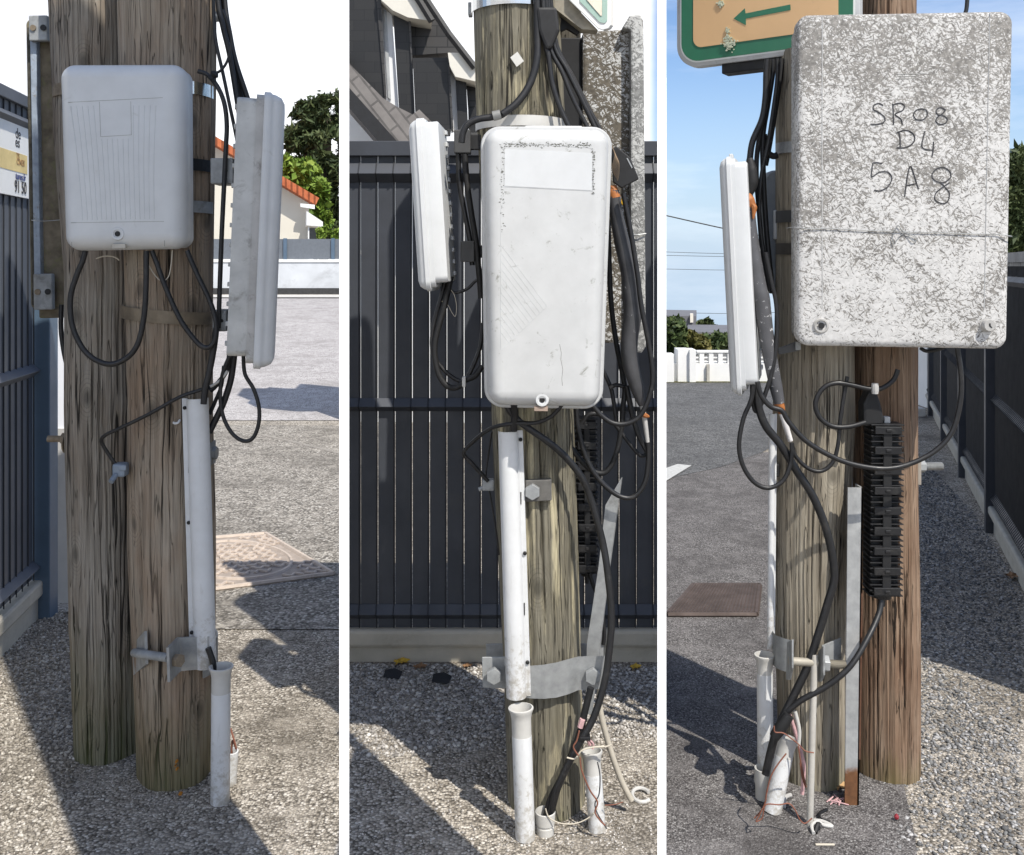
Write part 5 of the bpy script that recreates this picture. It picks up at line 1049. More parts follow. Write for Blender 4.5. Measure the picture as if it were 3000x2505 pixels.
def hedge(label, cat, X, Yb, z, blobs, n, size, mat):
    t = thing('hedge_bush', label, cat, P(X, Yb, z)); crown('foliage', [(W(b[0], b[1], z), (b[2] / F * z, .5, b[3] / F * z)) for b in blobs], n, size, mat, t)
    m = MB(); m.tube([P(X, Yb, z), P(X, Yb - 60, z)], [.06, .04], 8); m.build('stem', BARK, t)
hedge('dark rounded bush at the far left end of the openwork wall', 'bush', 1960, 1120, 14.2, [(1955, 985, 42, 48), (1975, 960, 25, 25), (1945, 1040, 30, 30)], 1500, .06, L_HEDGE)
hedge('olive bush between the dark bush and the clipped hedge', 'bush', 2030, 1120, 14.6, [(2020, 1000, 36, 24), (2000, 1020, 30, 25), (2045, 1010, 25, 22)], 1500, .05, L_OLIVE)
hedge('clipped dark green hedge behind the openwork wall', 'hedge', 2110, 1120, 15.0, [(2070, 1005, 24, 22), (2105, 1000, 30, 22), (2145, 1002, 30, 22), (2190, 1004, 36, 22), (2240, 1004, 36, 22)], 1200, .05, L_HEDGE)
t = thing('house', 'grey roofed house with a pale chimney far behind the openwork wall', 'house', P(1990, 1100, 45))
DGREY = plain('grey_roof', (.13, .13, .14), .8, var=.1, scale=2)
m = MB(); m.prism([P(X, Y, 45) for X, Y in ((1900, 972), (2038, 972), (2038, 926), (1900, 924))], (1.2, 6, 0)); m.build('roof', DGREY, t)
m = MB(); m.prism([P(X, Y, 45.3) for X, Y in ((1900, 1060), (2036, 1060), (2036, 972), (1900, 972))], (1.2, 6, 0)); m.build('wall', plain('grey_wall', (.3, .3, .3), .9), t)
m = MB(); m.prism([P(X, Y, 44.8) for X, Y in ((2022, 945), (2031, 945), (2031, 920), (2022, 920))], (.1, .6, 0)); m.build('chimney', CREAM, t)
t = thing('house', 'low dark roof line behind the clipped hedge', 'house', P(2080, 1100, 40))
m = MB(); m.prism([P(X, Y, 40) for X, Y in ((2000, 990), (2260, 990), (2260, 975), (2010, 972))], (1, 5, 0)); m.build('roof', DGREY, t)
m = MB(); m.prism([P(X, Y, 40.2) for X, Y in ((2010, 1060), (2250, 1060), (2250, 990), (2010, 990))], (1, 5, 0)); m.build('wall', plain('dim_wall', (.2, .2, .2), .9), t)
tree('garden_tree', 'small round dark tree right of the grey roofed house', 'tree', 2062, 1060, 46, .2, [(2062, 955, 24, 18), (2045, 962, 14, 12), (2078, 962, 14, 12)], 900, .16, L_PINE)
tree('pine_tree', 'dark tree showing right of the large speckled cabinet', 'tree', 2990, 1000, 22, .25, [(2985, 500, 40, 60), (2965, 620, 40, 70), (3000, 690, 45, 60), (2965, 740, 35, 40), (3010, 560, 40, 60)], 2400, .13, L_PINE, True)
tree('cypress', 'dark conifer between the brown pole and the white end pillar', 'tree', 2700, 1170, 12.2, .08, [(2698, 1040, 22, 50), (2700, 1120, 22, 45), (2695, 960, 20, 50)], 1200, .05, L_PINE, True)
# overhead wires
for i, (p, q, z) in enumerate((((1945, 630), (2420, 720), 9.0), ((1945, 738), (2420, 735), 60.0), ((1945, 748), (2420, 741), 60.0), ((1945, 788), (2420, 780), 60.0), ((1945, 915), (2420, 908), 60.0))):
    a, b = P(*p, z), P(*q, z); m = MB(); m.tube([a, a.lerp(b, .5) - Vector((0, 0, .05 * z / 20)), b], .006 if z < 20 else .016, 6)
    tag(m.build('overhead_wire', BLACK_MATTE), ['thick overhead wire sloping down to the edge on white box', 'upper of a close pair of overhead wires in the blue sky', 'lower of a close pair of overhead wires in the blue sky', 'single thin overhead wire below the close pair', 'lowest overhead wire just above the grey roofed house'][i], 'wire')
# long fence
fx = lambda y: 2.616 + .359 * (y - 5.0)
fv = Vector((.359, 1, 0)).normalized(); sv = Vector((-fv.y, fv.x, 0))           # sv points to the road side
o0 = Vector((fx(3.3), 3.3, 0)); M3 = Matrix(((fv.x, sv.x, 0, o0.x), (fv.y, sv.y, 0, o0.y), (0, 0, 1, 0), (0, 0, 0, 1)))
LEN = (11.0 - 3.3) / fv.y
t = thing('panel_fence', 'long dark anthracite fence running away right of the brown pole', 'fence', o0)
m = MB(); n_ = int(LEN / .07)
for i in range(n_): m.box((i * .07, -.008, .16), (i * .07 + .066, .0, 1.60), M3)
m.build('slats', FENCE, t)
for zz in (.20, .78, 1.48):
    m = MB(); m.prism([M3 @ Vector(q) for q in ((0, .001, zz - .03), (0, .03, zz), (0, .001, zz + .03))], M3.to_3x3() @ Vector((LEN, 0, 0))); m.build('rail', FENCE, t)
m = MB(); m.box((0, -.03, 1.58), (LEN, .022, 1.63), M3); m.build('rail', FENCE, t)
m = MB()
for i in range(n_ * 2): m.tube([M3 @ Vector((i * .035, .004, .17)), M3 @ Vector((i * .035, .032, .20)), M3 @ Vector((i * .035, .004, .24)), M3 @ Vector((i * .035, .004, .75)), M3 @ Vector((i * .035, .033, .78)), M3 @ Vector((i * .035, .004, .82)), M3 @ Vector((i * .035, .004, 1.56))], .0028, 4, 1)
m.build('wires', FENCE_WIRE, t)
s_ = .9
while s_ < LEN:
    m = MB(); m.box((s_ - .035, -.02, -.02), (s_ + .035, .055, 1.66), M3); m.build('post', FENCE, t, bevel=.004); s_ += 1.55
m = MB(); m.box((0, -.03, -.05), (LEN, .012, .11), M3); m.box((0, -.04, .11), (LEN, .042, .16), M3); m.build('base_board', plain('pale_grey_board', (.36, .35, .31), .9, var=.15, bump=.3), t, bevel=.012)
zb_ = gz(1195); a, b = P(2716, 1195, zb_), P(2752, 900, zb_)
t = thing('end_pillar', 'white rendered pillar at the far end of the long dark fence', 'pillar', ((a.x + b.x) / 2, zb_, 0)); m = MB(); m.box((a.x, zb_, -.02), (b.x, zb_ + .3, 1.5)); m.build('pillar', RENDER_W, t)
m = MB(); m.box((a.x - .02, zb_ - .02, 1.5), (b.x + .02, zb_ + .32, 1.54)); m.build('cap', RENDER_W, t)
KERB = plain('pale_kerb_block', (.60, .59, .56), .9)
m = MB(); a = P(2690, 1215, gz(1222)); m.box((a.x - .06, a.y, 0), (a.x + .08, a.y + .3, .09)); tag(m.build('kerb_block', KERB, bevel=.01), 'pale kerb block on the path before the white end pillar', 'kerb block')
# ================= RIGHT VIEW: POLES AND BOXES =================
WOOD_D = wood('pale_straw_timber', [(.17, .145, .11), (.31, .275, .215), (.45, .41, .33), (.25, .21, .155)], alg_h=.22, seed=15.2, algae=(.13, .125, .04))
WOOD_E = wood('red_brown_timber', [(.14, .09, .058), (.26, .18, .122), (.38, .29, .21), (.145, .078, .046)], alg_h=.26, seed=19.9, algae=(.15, .145, .05))
pole('pale straw coloured timber pole behind the orange taped grey sleeve', 2.93, [(150, 2288, 2508), (300, 2279, 2500), (800, 2278, 2498), (1229, 2272, 2500), (1655, 2270, 2474), (2326, 2288, 2470), (2400, 2290, 2470)], WOOD_D, sd_=21)
pole('red brown timber pole right of the pale straw pole under the speckled cabinet', 2.96, [(-480, 2535, 2684), (0, 2520, 2680), (800, 2498, 2684), (1229, 2503, 2685), (1655, 2508, 2688), (2326, 2518, 2688), (2410, 2520, 2688)], WOOD_E, sd_=23)
SPK = speckled('white_felted_glassfibre', (.60, .59, .57), (.135, .128, .117), .53, .70, grad=.30)
SPK2 = speckled('pale_felted_glassfibre', (.60, .60, .585), (.17, .165, .155), .52, 1.0)
SPK_TOP = speckled('dark_felted_top', (.42, .41, .39), (.09, .08, .075), .9, 1.0)
w3, h3, d3 = .572, .929, .15; B3 = P(2641, 1018, 2.65) + Matrix.Rotation(R(-6), 3, 'Z') @ Vector((0, d3, 0)); M3b = MX(B3, yaw=-6, roll=.5)
t = thing('cabinet', 'large white speckled cabinet with handwritten letters and two round locks', 'cabinet', B3)
MB().loft(M3b, w3 * .95, w3 * .975, h3 * .985, .03, [(.004, .0), (0, .004), (0, .11)], z0=.008).build('shell', SPK2, t, smooth=True)
MB().loft(M3b, w3 * .985, w3 * 1.012, h3, .034, [(.003, .098), (.0, .10), (.0, .136), (.003, .143), (.009, .148), (.018, d3)], nseg=10).build('door', SPK, t, smooth=True)
def f3(X, Y): s = (1018 - Y) / 982; c = 2641 - 8 * s; return ((X - c) / (592 + 22 * s) * w3 * (.985 + .027 * s), s * h3)
def g3(x, y): return f3(1940 + x / 1.9811, y / 1.9811)
def i3(x, y): return f3(1940 + x / 1.9811, 800 + y / 1.9811)
grooves(t, M3b, d3 + .0002, [[g3(908, 85), g3(920, 800), i3(940, 200)]], plain('pale_groove', (.47, .47, .46), .8), 'groove', r=.0013)
grooves(t, M3b, d3 + .0002, [[g3(1848, 85), g3(1845, 800), i3(1842, 200)]], bpy.data.materials['pale_groove'], 'groove', r=.0013)
ltr = {
 'S': [(1262, 610), (1240, 598), (1212, 608), (1208, 632), (1240, 652), (1272, 680), (1268, 708), (1228, 720), (1195, 720)],
 'R': [(1322, 722), (1320, 660), (1316, 602)], 'R_': [(1316, 610), (1350, 598), (1380, 610), (1372, 640), (1330, 662), (1362, 690), (1372, 722)],
 '0': [(1478, 632), (1448, 640), (1434, 668), (1452, 694), (1488, 694), (1510, 670), (1504, 640), (1478, 632)],
 '8': [(1612, 640), (1585, 625), (1560, 640), (1568, 665), (1600, 672), (1622, 692), (1612, 716), (1582, 722), (1560, 706), (1566, 682), (1592, 664), (1612, 640)],
 'D': [(1362, 855), (1360, 800), (1352, 765)], 'D_': [(1340, 770), (1390, 755), (1432, 775), (1442, 810), (1420, 842), (1380, 858), (1342, 856)],
 '4': [(1498, 762), (1488, 810), (1482, 846), (1500, 866), (1548, 872)], '4_': [(1548, 822), (1546, 870), (1541, 908)],
 '5': [(1262, 948), (1214, 944), (1206, 985), (1206, 1025), (1250, 998), (1298, 1000), (1318, 1034), (1300, 1080), (1258, 1106), (1220, 1104)],
 'A': [(1392, 1140), (1400, 1060), (1412, 985), (1424, 966), (1440, 1010), (1468, 1098)], 'A_': [(1398, 1078), (1450, 1066)],
 '88': [(1645, 1000), (1610, 972), (1568, 980), (1542, 1015), (1562, 1050), (1610, 1058), (1645, 1030), (1645, 1000)], '8b': [(1640, 1060), (1600, 1088), (1566, 1120), (1562, 1158), (1600, 1180), (1632, 1168), (1640, 1120), (1612, 1082), (1590, 1060)]}
m = MB()
for s in ltr.values(): m.tube([M3b @ Vector((g3(x, y)[0], -d3 - .0002, g3(x, y)[1])) for x, y in s], .0019, 5, 5)
m.build('handwriting', plain('faded_marker', (.05, .05, .055), .8), t)
m = MB()
for i in range(3): m.tube([M3b @ Vector((g3(1330, 0)[0], -d3, g3(0, 430 + i * 14)[1])), M3b @ Vector((g3(1440 + 60 * (i == 0), 0)[0], -d3, g3(0, 428 + i * 14)[1]))], .0010, 4)
m.build('scratch', GROOVE_D, t)
for (x, y), kk in (((935, 312), 1), ((1858, 295), 0)):
    u_, v_ = i3(x, y); c = M3b @ Vector((u_, -d3, v_)); nn = Vector((0, -1, 0))
    if kk:
        m = MB(); m.lathe(c + Vector((0, .006, 0)), c + nn, [(0, .022), (.008, .022), (.0105, .019), (.0105, .015), (.003, .012), (.003, 0)], 28); o = m.build('lock', GREYWHITE, t, smooth=True)
        m = MB(); m.lathe(c + Vector((0, -.0025, 0)), c + nn, [(0, .0085), (.003, .0085), (.0031, 0)], 16); m.build('keyhole', BLACK_MATTE, o)
    else:
        m = MB(); m.lathe(c + Vector((0, .004, 0)), c + nn, [(0, .021), (.005, .020), (.005, .017), (.020, .0165), (.022, .015), (.0221, 0)], 28); o = m.build('lock', GREYWHITE, t, smooth=True)
        m = MB(); m.prism([c + Vector((x_, -.0185, z_)) for x_, z_ in ((-.003, .006), (.001, .006), (.001, 0), (.006, -.006), (.002, -.006), (-.003, -.001))], (0, -.0006, 0)); m.build('keyhole', BLACK_MATTE, o)
m = MB(); pts = [(770, 1322), (860, 1330), (960, 1328), (1080, 1334), (1220, 1340), (1340, 1342), (1460, 1348), (1600, 1350), (1760, 1356), (1900, 1358), (1985, 1368)]
qs = [M3b @ Vector((g3(x, y)[0], -d3 - .003, g3(x, y)[1])) for x, y in pts]; m.tube([qs[0] + Vector((-.004, .06, 0))] + qs + [qs[-1] + Vector((.004, .06, 0))], .0012, 6)
m.tube([M3b @ Vector((g3(x, y)[0], -d3 - .004, g3(x, y)[1])) for x, y in ((1335, 1420), (1325, 1380), (1345, 1325), (1358, 1310), (1385, 1345), (1430, 1365), (1465, 1385), (1440, 1400), (1400, 1352), (1370, 1368), (1345, 1400))], .0012, 5)
tag(m.build('wire', GALV_DULL), 'twisted steel wire tied across the face of the speckled cabinet', 'wire')
# sign above, standing out at an angle
a_ = P(1985, 190, 3.12); b_ = P(2520, 70, 2.79); a_.z = 0; b_.z = 0
su = (b_ - a_).normalized(); ang = math.atan2(su.y, su.x); sw = (b_ - a_).length
zlo = EYE - (204 - HOR) / F * 3.12
MS = Matrix.Translation((a_ + b_) / 2 + Vector((0, 0, zlo))) @ Matrix.Rotation(ang, 4, 'Z'); sh = .75
t = thing('road_sign', 'tan road sign with a green border and green left arrow above the poles', 'road sign', (a_ + b_) / 2 + Vector((0, 0, zlo)))
TAN = plain('tan_sign', (.60, .38, .19), .5, var=.06, scale=5, bump=.03, dirt=((.42, .27, .14), 14.0, .63, .2)); GRN = plain('sign_green', (.022, .14, .075), .45, var=.1)
ALU = plain('sign_rim', (.50, .50, .49), .5, metal=.3, var=.15, dirt=((.22, .21, .18), 20.0, .58, .2))
MB().loft(MS, sw, sw, sh, .075, [(.004, -.03), (0, -.026), (0, .004), (.003, .006)]).build('rim', ALU, t, smooth=True)
MB().loft(MS, sw - .026, sw - .026, sh - .026, .066, [(0, .0), (0, .0075)], z0=.013).build('white_edge', SIGN_W, t)
MB().loft(MS, sw - .036, sw - .036, sh - .036, .062, [(0, .0), (0, .0095)], z0=.018).build('border', GRN, t)
MB().loft(MS, sw - .12, sw - .12, sh - .12, .030, [(0, .0), (0, .0115)], z0=.06).build('field', TAN, t)
def gs(X, Y):                                # photograph pixel -> sign plane
    d = Vector(((X - 1500) / F, 1, -(Y - HOR) / F)); o_ = Vector((0, 0, EYE)); n_ = MS.to_3x3() @ Vector((0, -1, 0)); p0 = MS @ Vector((0, -.012, 0))
    k_ = (p0 - o_).dot(n_) / d.dot(n_); q = MS.inverted() @ (o_ + d * k_); return q.x, q.z
ar = [gs(*px('G', x, y)) for x, y in ((415, 108), (480, 48), (484, 78), (744, 26), (746, 58), (486, 108), (486, 146))]
m = MB(); m.prism([MS @ Vector((u, -.0117, v)) for u, v in ar], MS.to_3x3() @ Vector((0, -.0012, 0))); m.build('arrow', GRN, t)
LICH_P = plain('pale_green_lichen', (.52, .54, .40), .95, var=.3, scale=200, bump=.5)
m = MB()
for cx0, cy0, n_, sp in ((390, 250, 110, 34), (338, 20, 40, 18), (382, 180, 14, 12)):
    for i in range(n_):
        x, y = rng.normal(cx0, sp * .5), rng.normal(cy0, sp * .6); u, v = gs(*px('G', x, y)); r_ = rng.uniform(.0018, .0042); a0 = rng.uniform(0, 6)
        m.prism([MS @ Vector((u + r_ * rng.uniform(.5, 1) * math.cos(a0 + k_), -.0118, v + r_ * rng.uniform(.5, 1) * math.sin(a0 + k_))) for k_ in np.arange(0, 6.2, .8)], MS.to_3x3() @ Vector((0, -.003 - .002 * rng.random(), 0)))
o = m.build('lichen', LICH_P, t); o['kind'] = 'stuff'
c = MS @ Vector((.02, .03, -.02)); m = MB(); m.box((-.14, .005, -.03), (sw / 2 - .02, .06, .02), MS); m.build('mounting_rail', BLACK_MATTE, t, bevel=.003)
# edge-on box on the left
side_box('white terminal box seen on edge beside the spotted grey sleeve under the blue sky', 2148, 2226, 455, 1146, 2.80, -1, -2.8, .22, swing=18, mats=(WHITE, WHITE, WHITE))
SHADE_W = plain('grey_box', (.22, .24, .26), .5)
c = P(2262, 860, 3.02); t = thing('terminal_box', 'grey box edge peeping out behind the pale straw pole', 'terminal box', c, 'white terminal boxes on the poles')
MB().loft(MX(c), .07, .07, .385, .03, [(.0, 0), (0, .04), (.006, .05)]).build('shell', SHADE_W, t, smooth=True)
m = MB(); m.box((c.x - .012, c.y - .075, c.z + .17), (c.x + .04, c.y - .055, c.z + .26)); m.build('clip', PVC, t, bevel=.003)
# straps
tag(band(MB(), 2.93, 2279, 2500, 448, 32, slope=-.012).build('steel_strap', GALV), 'grey steel strap round the pale straw pole, uppermost of three', 'strap')
tag(band(MB(), 2.93, 2279, 2500, 640, 34, slope=-.004).build('steel_strap', plain('black_strap', (.05, .05, .05), .5)), 'black strap round the pale straw pole between two others', 'strap')
tag(band(MB(), 2.93, 2279, 2500, 735, 32, slope=-.006).build('steel_strap', plain('dark_brown_strap', (.055, .048, .04), .6)), 'dark brown strap round the pale straw pole, lowest of three', 'strap')
a = P(2276, 1030, 2.80); t = thing('cabinet_bracket', 'dark steel bracket under the lower left corner of the speckled cabinet', 'bracket', a)
m = MB(); plate(m, 'H', [(672, 440), (775, 400), (800, 402), (800, 450), (680, 474)], 2.79, .01); m.build('arm', plain('dark_galv', (.09, .09, .09), .6), t, bevel=.002)
m = MB(); plate(m, 'H', [(775, 398), (806, 402), (806, 446), (775, 448)], 2.775, .01); m.build('plate', GALV_DULL, t, bevel=.002)
# cable guard edge, pipes, clamp
trunking('white cable guard seen from its side on the pale straw pole', (2264, 1212), (2258, 1898), 24, 2.87, 1)
pvc_pipe('white conduit pipe standing upright left of the pale straw pole', 2243, 2300, 2240, 1918, 23, 2.84, sl=.055)
pvc_pipe('white conduit pipe tilted in front of the pale straw pole', 2262, 2378, 2308, 2160, 26, gz(2378), lean=.03, sl=.055)
m = MB(); a = Q('I', 590, 1240, 2.80); m.lathe((a.x, a.y, -.01), (a.x + .003, a.y, 1), [(0, .024), (.05, .025), (.06, .028), (.10, .027), (.1005, .024), (.05, .02), (.04, 0)]); tag(m.build('conduit_stub', PVC_GREY, smooth=True), 'grey conduit stub in front of the upright white pipe', 'pipe')
t = thing('pole_clamp', 'grey two plate clamp with a long threaded bolt on the pale straw pole', 'clamp', Q('I', 850, 680, 2.76))
v, f = [], []
cur = [(640, 372, 570, 2.88), (645, 390, 582, 2.84), (660, 408, 598, 2.80), (690, 420, 612, 2.775), (722, 430, 622, 2.765), (752, 438, 628, 2.755)]
for x, y0, y1, z in cur:
    for zz in (z, z + .006): v += [Q('I', x, y0, zz), Q('I', x, y1, zz)]
for i in range(len(cur) - 1):
    p, q = i * 4, i * 4 + 4; f += [(p, p + 1, q + 1, q), (p + 3, p + 2, q + 2, q + 3), (p, q, q + 2, p + 2), (p + 1, p + 3, q + 3, q + 1)]
f += [(0, 2, 3, 1), (len(v) - 4, len(v) - 3, len(v) - 1, len(v) - 2)]
MB().add(v, f).build('collar', GALV_DULL, t, smooth=True)
m = MB(); m.prism([Q('I', 724, 450, 2.75), Q('I', 752, 434, 2.66), Q('I', 752, 600, 2.66), Q('I', 738, 668, 2.70), Q('I', 718, 665, 2.75)], (.006, .002, 0)); m.build('plate', GALV_DULL, t, bevel=.001)
m = MB(); m.prism([Q('I', 928, 470, 2.79), Q('I', 1040, 424, 2.80), Q('I', 1040, 600, 2.80), Q('I', 935, 600, 2.79)], (.0, .006, 0)); m.build('collar', GALV_DULL, t, bevel=.001)
m = MB(); m.prism([Q('I', 905, 500, 2.75), Q('I', 935, 470, 2.68), Q('I', 935, 640, 2.68), Q('I', 918, 678, 2.70), Q('I', 896, 678, 2.75)], (.006, .002, 0)); m.build('plate', GALV_DULL, t, bevel=.001)
m = MB(); m.tube([Q('I', 735, 558, 2.71), Q('I', 900, 568, 2.71)], .0115, 14); m.build('shank', plain('tan_zinc', (.36, .33, .27), .6, metal=.2), t, smooth=True)
a, b = Q('I', 945, 572, 2.71), Q('I', 1064, 580, 2.71); L_ = (b - a).length; n_ = 22
m = MB(); m.lathe(a, b, sum([[(i * L_ / n_, .0095), ((i + .5) * L_ / n_, .0118)] for i in range(n_)], []) + [(L_, .0095), (L_ + .0005, 0)], 14); m.build('thread', bpy.data.materials['tan_zinc'], t)
m = MB(); hexbolt(m, Q('I', 926, 571, 2.71), b, .0235, .018); m.build('nut', GALV, t, bevel=.001)
# angle steel, grey rod
m = MB()
z0 = 2.76
ANG = material('rusting_galvanised_angle', lambda n: {'Base Color': n.mix(n.n('ShaderNodeMapRange', {0: n.math('ADD', n.n('ShaderNodeSeparateXYZ', {0: n.obj}).outputs[2], n.math('MULTIPLY', n.math('SUBTRACT', n.noise(n.obj, 12, 5, .65), .5), .12)), 1: .10, 2: .13, 3: 1.0, 4: 0.0}).outputs[0],
    n.ramp(n.noise(n.obj, 30, 6, .65), [(.3, (.24, .245, .245)), (.7, (.38, .385, .38))]), n.ramp(n.noise(n.obj, 60, 5), [(.3, (.10, .045, .02)), (.7, (.19, .085, .035))])), 'Roughness': .6, 'Metallic': .15, '_h': (n.noise(n.obj, 90, 4), .2, .002)})
tp, bt = Q('H', 1120, 1246, z0), Q('I', 1100, 1352, z0); bt.z = 0
def gq(x, y): return Q('H', x, y, z0)
m.prism([Q('H', 1078, 1246, z0), Q('H', 1166, 1246, z0), Vector((Q('I', 1141, 1350, z0).x, z0, -.02)), Vector((Q('I', 1060, 1350, z0).x, z0, -.02))], (0, .005, 0))
m.prism([Q('H', 1166, 1246, z0), Q('H', 1166, 1246, z0) + Vector((-.005, 0, 0)), Vector((Q('I', 1141, 1350, z0).x - .005, z0, -.02)), Vector((Q('I', 1141, 1350, z0).x, z0, -.02))], (0, .05, 0))
o = m.build('angle_iron', ANG); tag(o, 'pale galvanised angle iron, rusty at its foot, between the two poles', 'angle iron')
m = MB(); m.prism([Q('I', 1156, 170, z0 - .002), Q('I', 1164, 160, z0 - .002), Q('I', 1152, 1130, z0 - .002), Q('I', 1142, 1130, z0 - .002)], (0, .004, 0)); tag(m.build('rust_strip', plain('rust', (.10, .045, .024), .9, var=.4, scale=50, bump=.4)), 'rusty edge strip down the right side of the pale angle iron', 'rust strip')
a, b = Q('I', 884, 520, 2.71), Q('I', 856, 1525, 2.66); m = MB(); m.tube([(b.x, b.y, max(b.z, 0)), a], .0095, 12)
tag(m.build('ground_rod', plain('grey_rod', (.40, .38, .34), .75, var=.15, scale=30, bump=.15), smooth=True), 'slim grey rod standing before the pale straw pole', 'rod')
closure('black ribbed splice closure hanging in the sun on the red brown pole', (2588, 1240), (2584, 1735), 96, 2.79, parts=17)
m = MB(); m.prism([Q('H', x, y, 2.765) for x, y in ((1200, 690), (1222, 672), (1248, 690), (1272, 760), (1292, 850), (1282, 885), (1170, 892), (1168, 760))], (0, .05, 0)); tag(m.build('closure_hood', BLACK_MATTE, bevel=.008), 'black cap piece on top of the sunlit splice closure', 'cap')
m = MB(); m.prism([Q('H', x, y, 2.79) for x, y in ((1290, 835), (1325, 835), (1325, 880), (1290, 880))], (0, .02, 0)); tag(m.build('pale_tab', PVC_GREY, bevel=.002), 'small pale tab beside the black cap piece', 'tab')
a = Q('H', 1470, 1140, 2.96); t = thing('through_bolt', 'thick threaded bolt with nut sticking out right of the red brown pole', 'bolt', a)
m = MB(); m.box((a.x - .006, a.y - .03, a.z - .042), (a.x + .006, a.y + .03, a.z + .042)); m.build('washer', plain('rusty_washer', (.30, .27, .23), .7, metal=.2), t, bevel=.002)
m = MB(); hexbolt(m, a + Vector((.006, 0, .010)), a + Vector((1, 0, .010)), .019, .022); m.build('nut', GALV_DULL, t, bevel=.001)
a2 = a + Vector((.028, 0, .010)); L_ = .056; n_ = 13; m = MB(); m.lathe(a2, a2 + Vector((1, 0, 0)), sum([[(i * L_ / n_, .0105), ((i + .5) * L_ / n_, .0128)] for i in range(n_)], []) + [(L_, .0105), (L_ + .0005, 0)], 14); m.build('thread', GALV, t)
a = Q('H', 655, 1135, 2.90); m = MB(); m.box((a.x - .008, a.y - .03, a.z - .02), (a.x + .006, a.y + .02, a.z + .02)); tag(m.build('bolt_block', BLACK_MATTE, bevel=.004), 'small black bolt block at the left edge of the pale straw pole', 'bolt')
# sleeve
SPOT = plain('spotted_grey_sleeve', (.075, .075, .08), .5, var=.25, scale=18, bump=.1, dirt=((.50, .50, .50), 55.0, .60, .03))
t = thing('cable_sleeve', 'thick spotted grey cable sleeve leaning against the pale straw pole', 'cable sleeve', Q('H', 680, 750, 2.74))
q = [('G', 500, 1195), ('G', 504, 1250), ('G', 512, 1360), ('G', 535, 1540), ('G', 560, 1680), ('H', 575, 150), ('H', 600, 330), ('H', 632, 520), ('H', 660, 660), ('H', 680, 755)]
MB().tube([Q(*p, 2.74) for p in q], [.0165, .018, .0205, .0235, .0245, .0245, .0215, .0195, .0185, .015], 18).build('sleeve', SPOT, t, smooth=True)
MB().tube([Q('G', 486, 1130, 2.74), Q('G', 498, 1160, 2.74), Q('G', 512, 1205, 2.74)], [.012, .0185, .018], 12).build('tape', ORANGE, t, smooth=True)
m = MB(); m.tube([Q('G', 520, 1185, 2.72), Q('G', 535, 1205, 2.718), Q('G', 528, 1270, 2.718)], [.004, .008, .002], 8); m.build('tape', ORANGE, t, smooth=True)
MB().tube([Q('H', 676, 752, 2.74), Q('H', 688, 785, 2.74), Q('H', 694, 815, 2.74)], [.0145, .0125, .009], 12).build('tape', ORANGE, t, smooth=True)
MB().tube([Q('H', 692, 806, 2.74), Q('H', 715, 880, 2.74), Q('H', 745, 975, 2.74)], [.0085, .0088, .0075], 10).build('tail', plain('white_tape', (.62, .60, .58), .6, dirt=((.4, .16, .08), 30.0, .62, .1)), t, smooth=True)
m = MB(); m.tube([Q('G', 508, 918, 2.745), Q('G', 515, 985, 2.745), Q('G', 520, 1060, 2.745), Q('G', 505, 1125, 2.745)], [.009, .0175, .0185, .011], 12); tag(m.build('tape_wrap', BLACK_MATTE, smooth=True), 'ragged black tape wrap above the orange tape of the spotted sleeve', 'tape')
m = MB()
for i in range(6): m.tube([Q('G', 478, 985 + i * 18, 2.73), Q('G', 445 - i * 3, 1040 + i * 20, 2.72), Q('G', 432 + i * 4, 1110 + i * 10, 2.72), Q('G', 470, 1150 + i * 6, 2.73)], .0006, 4)
tag(m.build('frayed_strands', INK), 'thin frayed threads hanging from the ragged black tape wrap', 'fibres')
# cables of the right view
S_('cable', 'G', [(610, 345), (604, 430), (600, 560), (580, 690), (525, 820), (508, 930)], .0095, BLACK, 'thick black cable coming down to the ragged tape wrap', z=2.85)
S_('cable', 'G', [(622, 345), (618, 440), (605, 640), (572, 760), (550, 900), (548, 1050), (560, 1200), (575, 1400), (600, 1700)], .0075, BLACK_MATTE, 'black cable left of centre in the bundle under the tan sign', z=2.88)
S_('cable', 'G', [(642, 345), (640, 430), (612, 610), (585, 780), (585, 950), (595, 1200), (612, 1420), (640, 1700)], .0085, BLACK, 'black cable in the middle of the bundle under the tan sign', z=2.89)
S_('cable', 'G', [(668, 340), (668, 450), (650, 600), (615, 830), (575, 1030), (565, 1250), (590, 1480), (625, 1690)], .0062, BLACK, 'thin black cable crossing the bundle under the tan sign', z=2.86)
S_('cable', 'G', [(690, 340), (688, 420), (660, 620), (620, 860), (600, 960)], .008, BLACK_MATTE, 'black cable nearest the pale straw pole under the tan sign', z=2.91)
S_('cable', 'G', [(590, 780), (600, 870), (640, 905), (668, 900)], .010, BLACK_MATTE, 'short thick black branch bending to the uppermost strap', z=2.90)
S_('cable', 'H', [(522, 630), (524, 720), (538, 795), (560, 790), (595, 710), (640, 560), (666, 370), (662, 180), (632, 40), (600, -120)], .0065, BLACK, 'black cable hooking up from the edge on box along the spotted sleeve', z=2.725)
S_('cable', 'H', [(530, 650), (515, 740), (470, 850), (446, 1000), (470, 1120), (535, 1215), (620, 1247), (705, 1200), (748, 1090), (752, 985)], .0065, BLACK, 'black cable loop hanging low left of the pale straw pole', z=2.70)
S_('cable', 'H', [(552, 630), (575, 710), (630, 775), (695, 800), (735, 865), (830, 970), (960, 1052), (1100, 1108), (1280, 1135), (1430, 1110), (1580, 1035), (1680, 925), (1728, 760), (1735, 600), (1712, 430), (1700, 380)], .0072, BLACK, 'long black cable sweeping in a wide bow below the speckled cabinet', z=2.66)
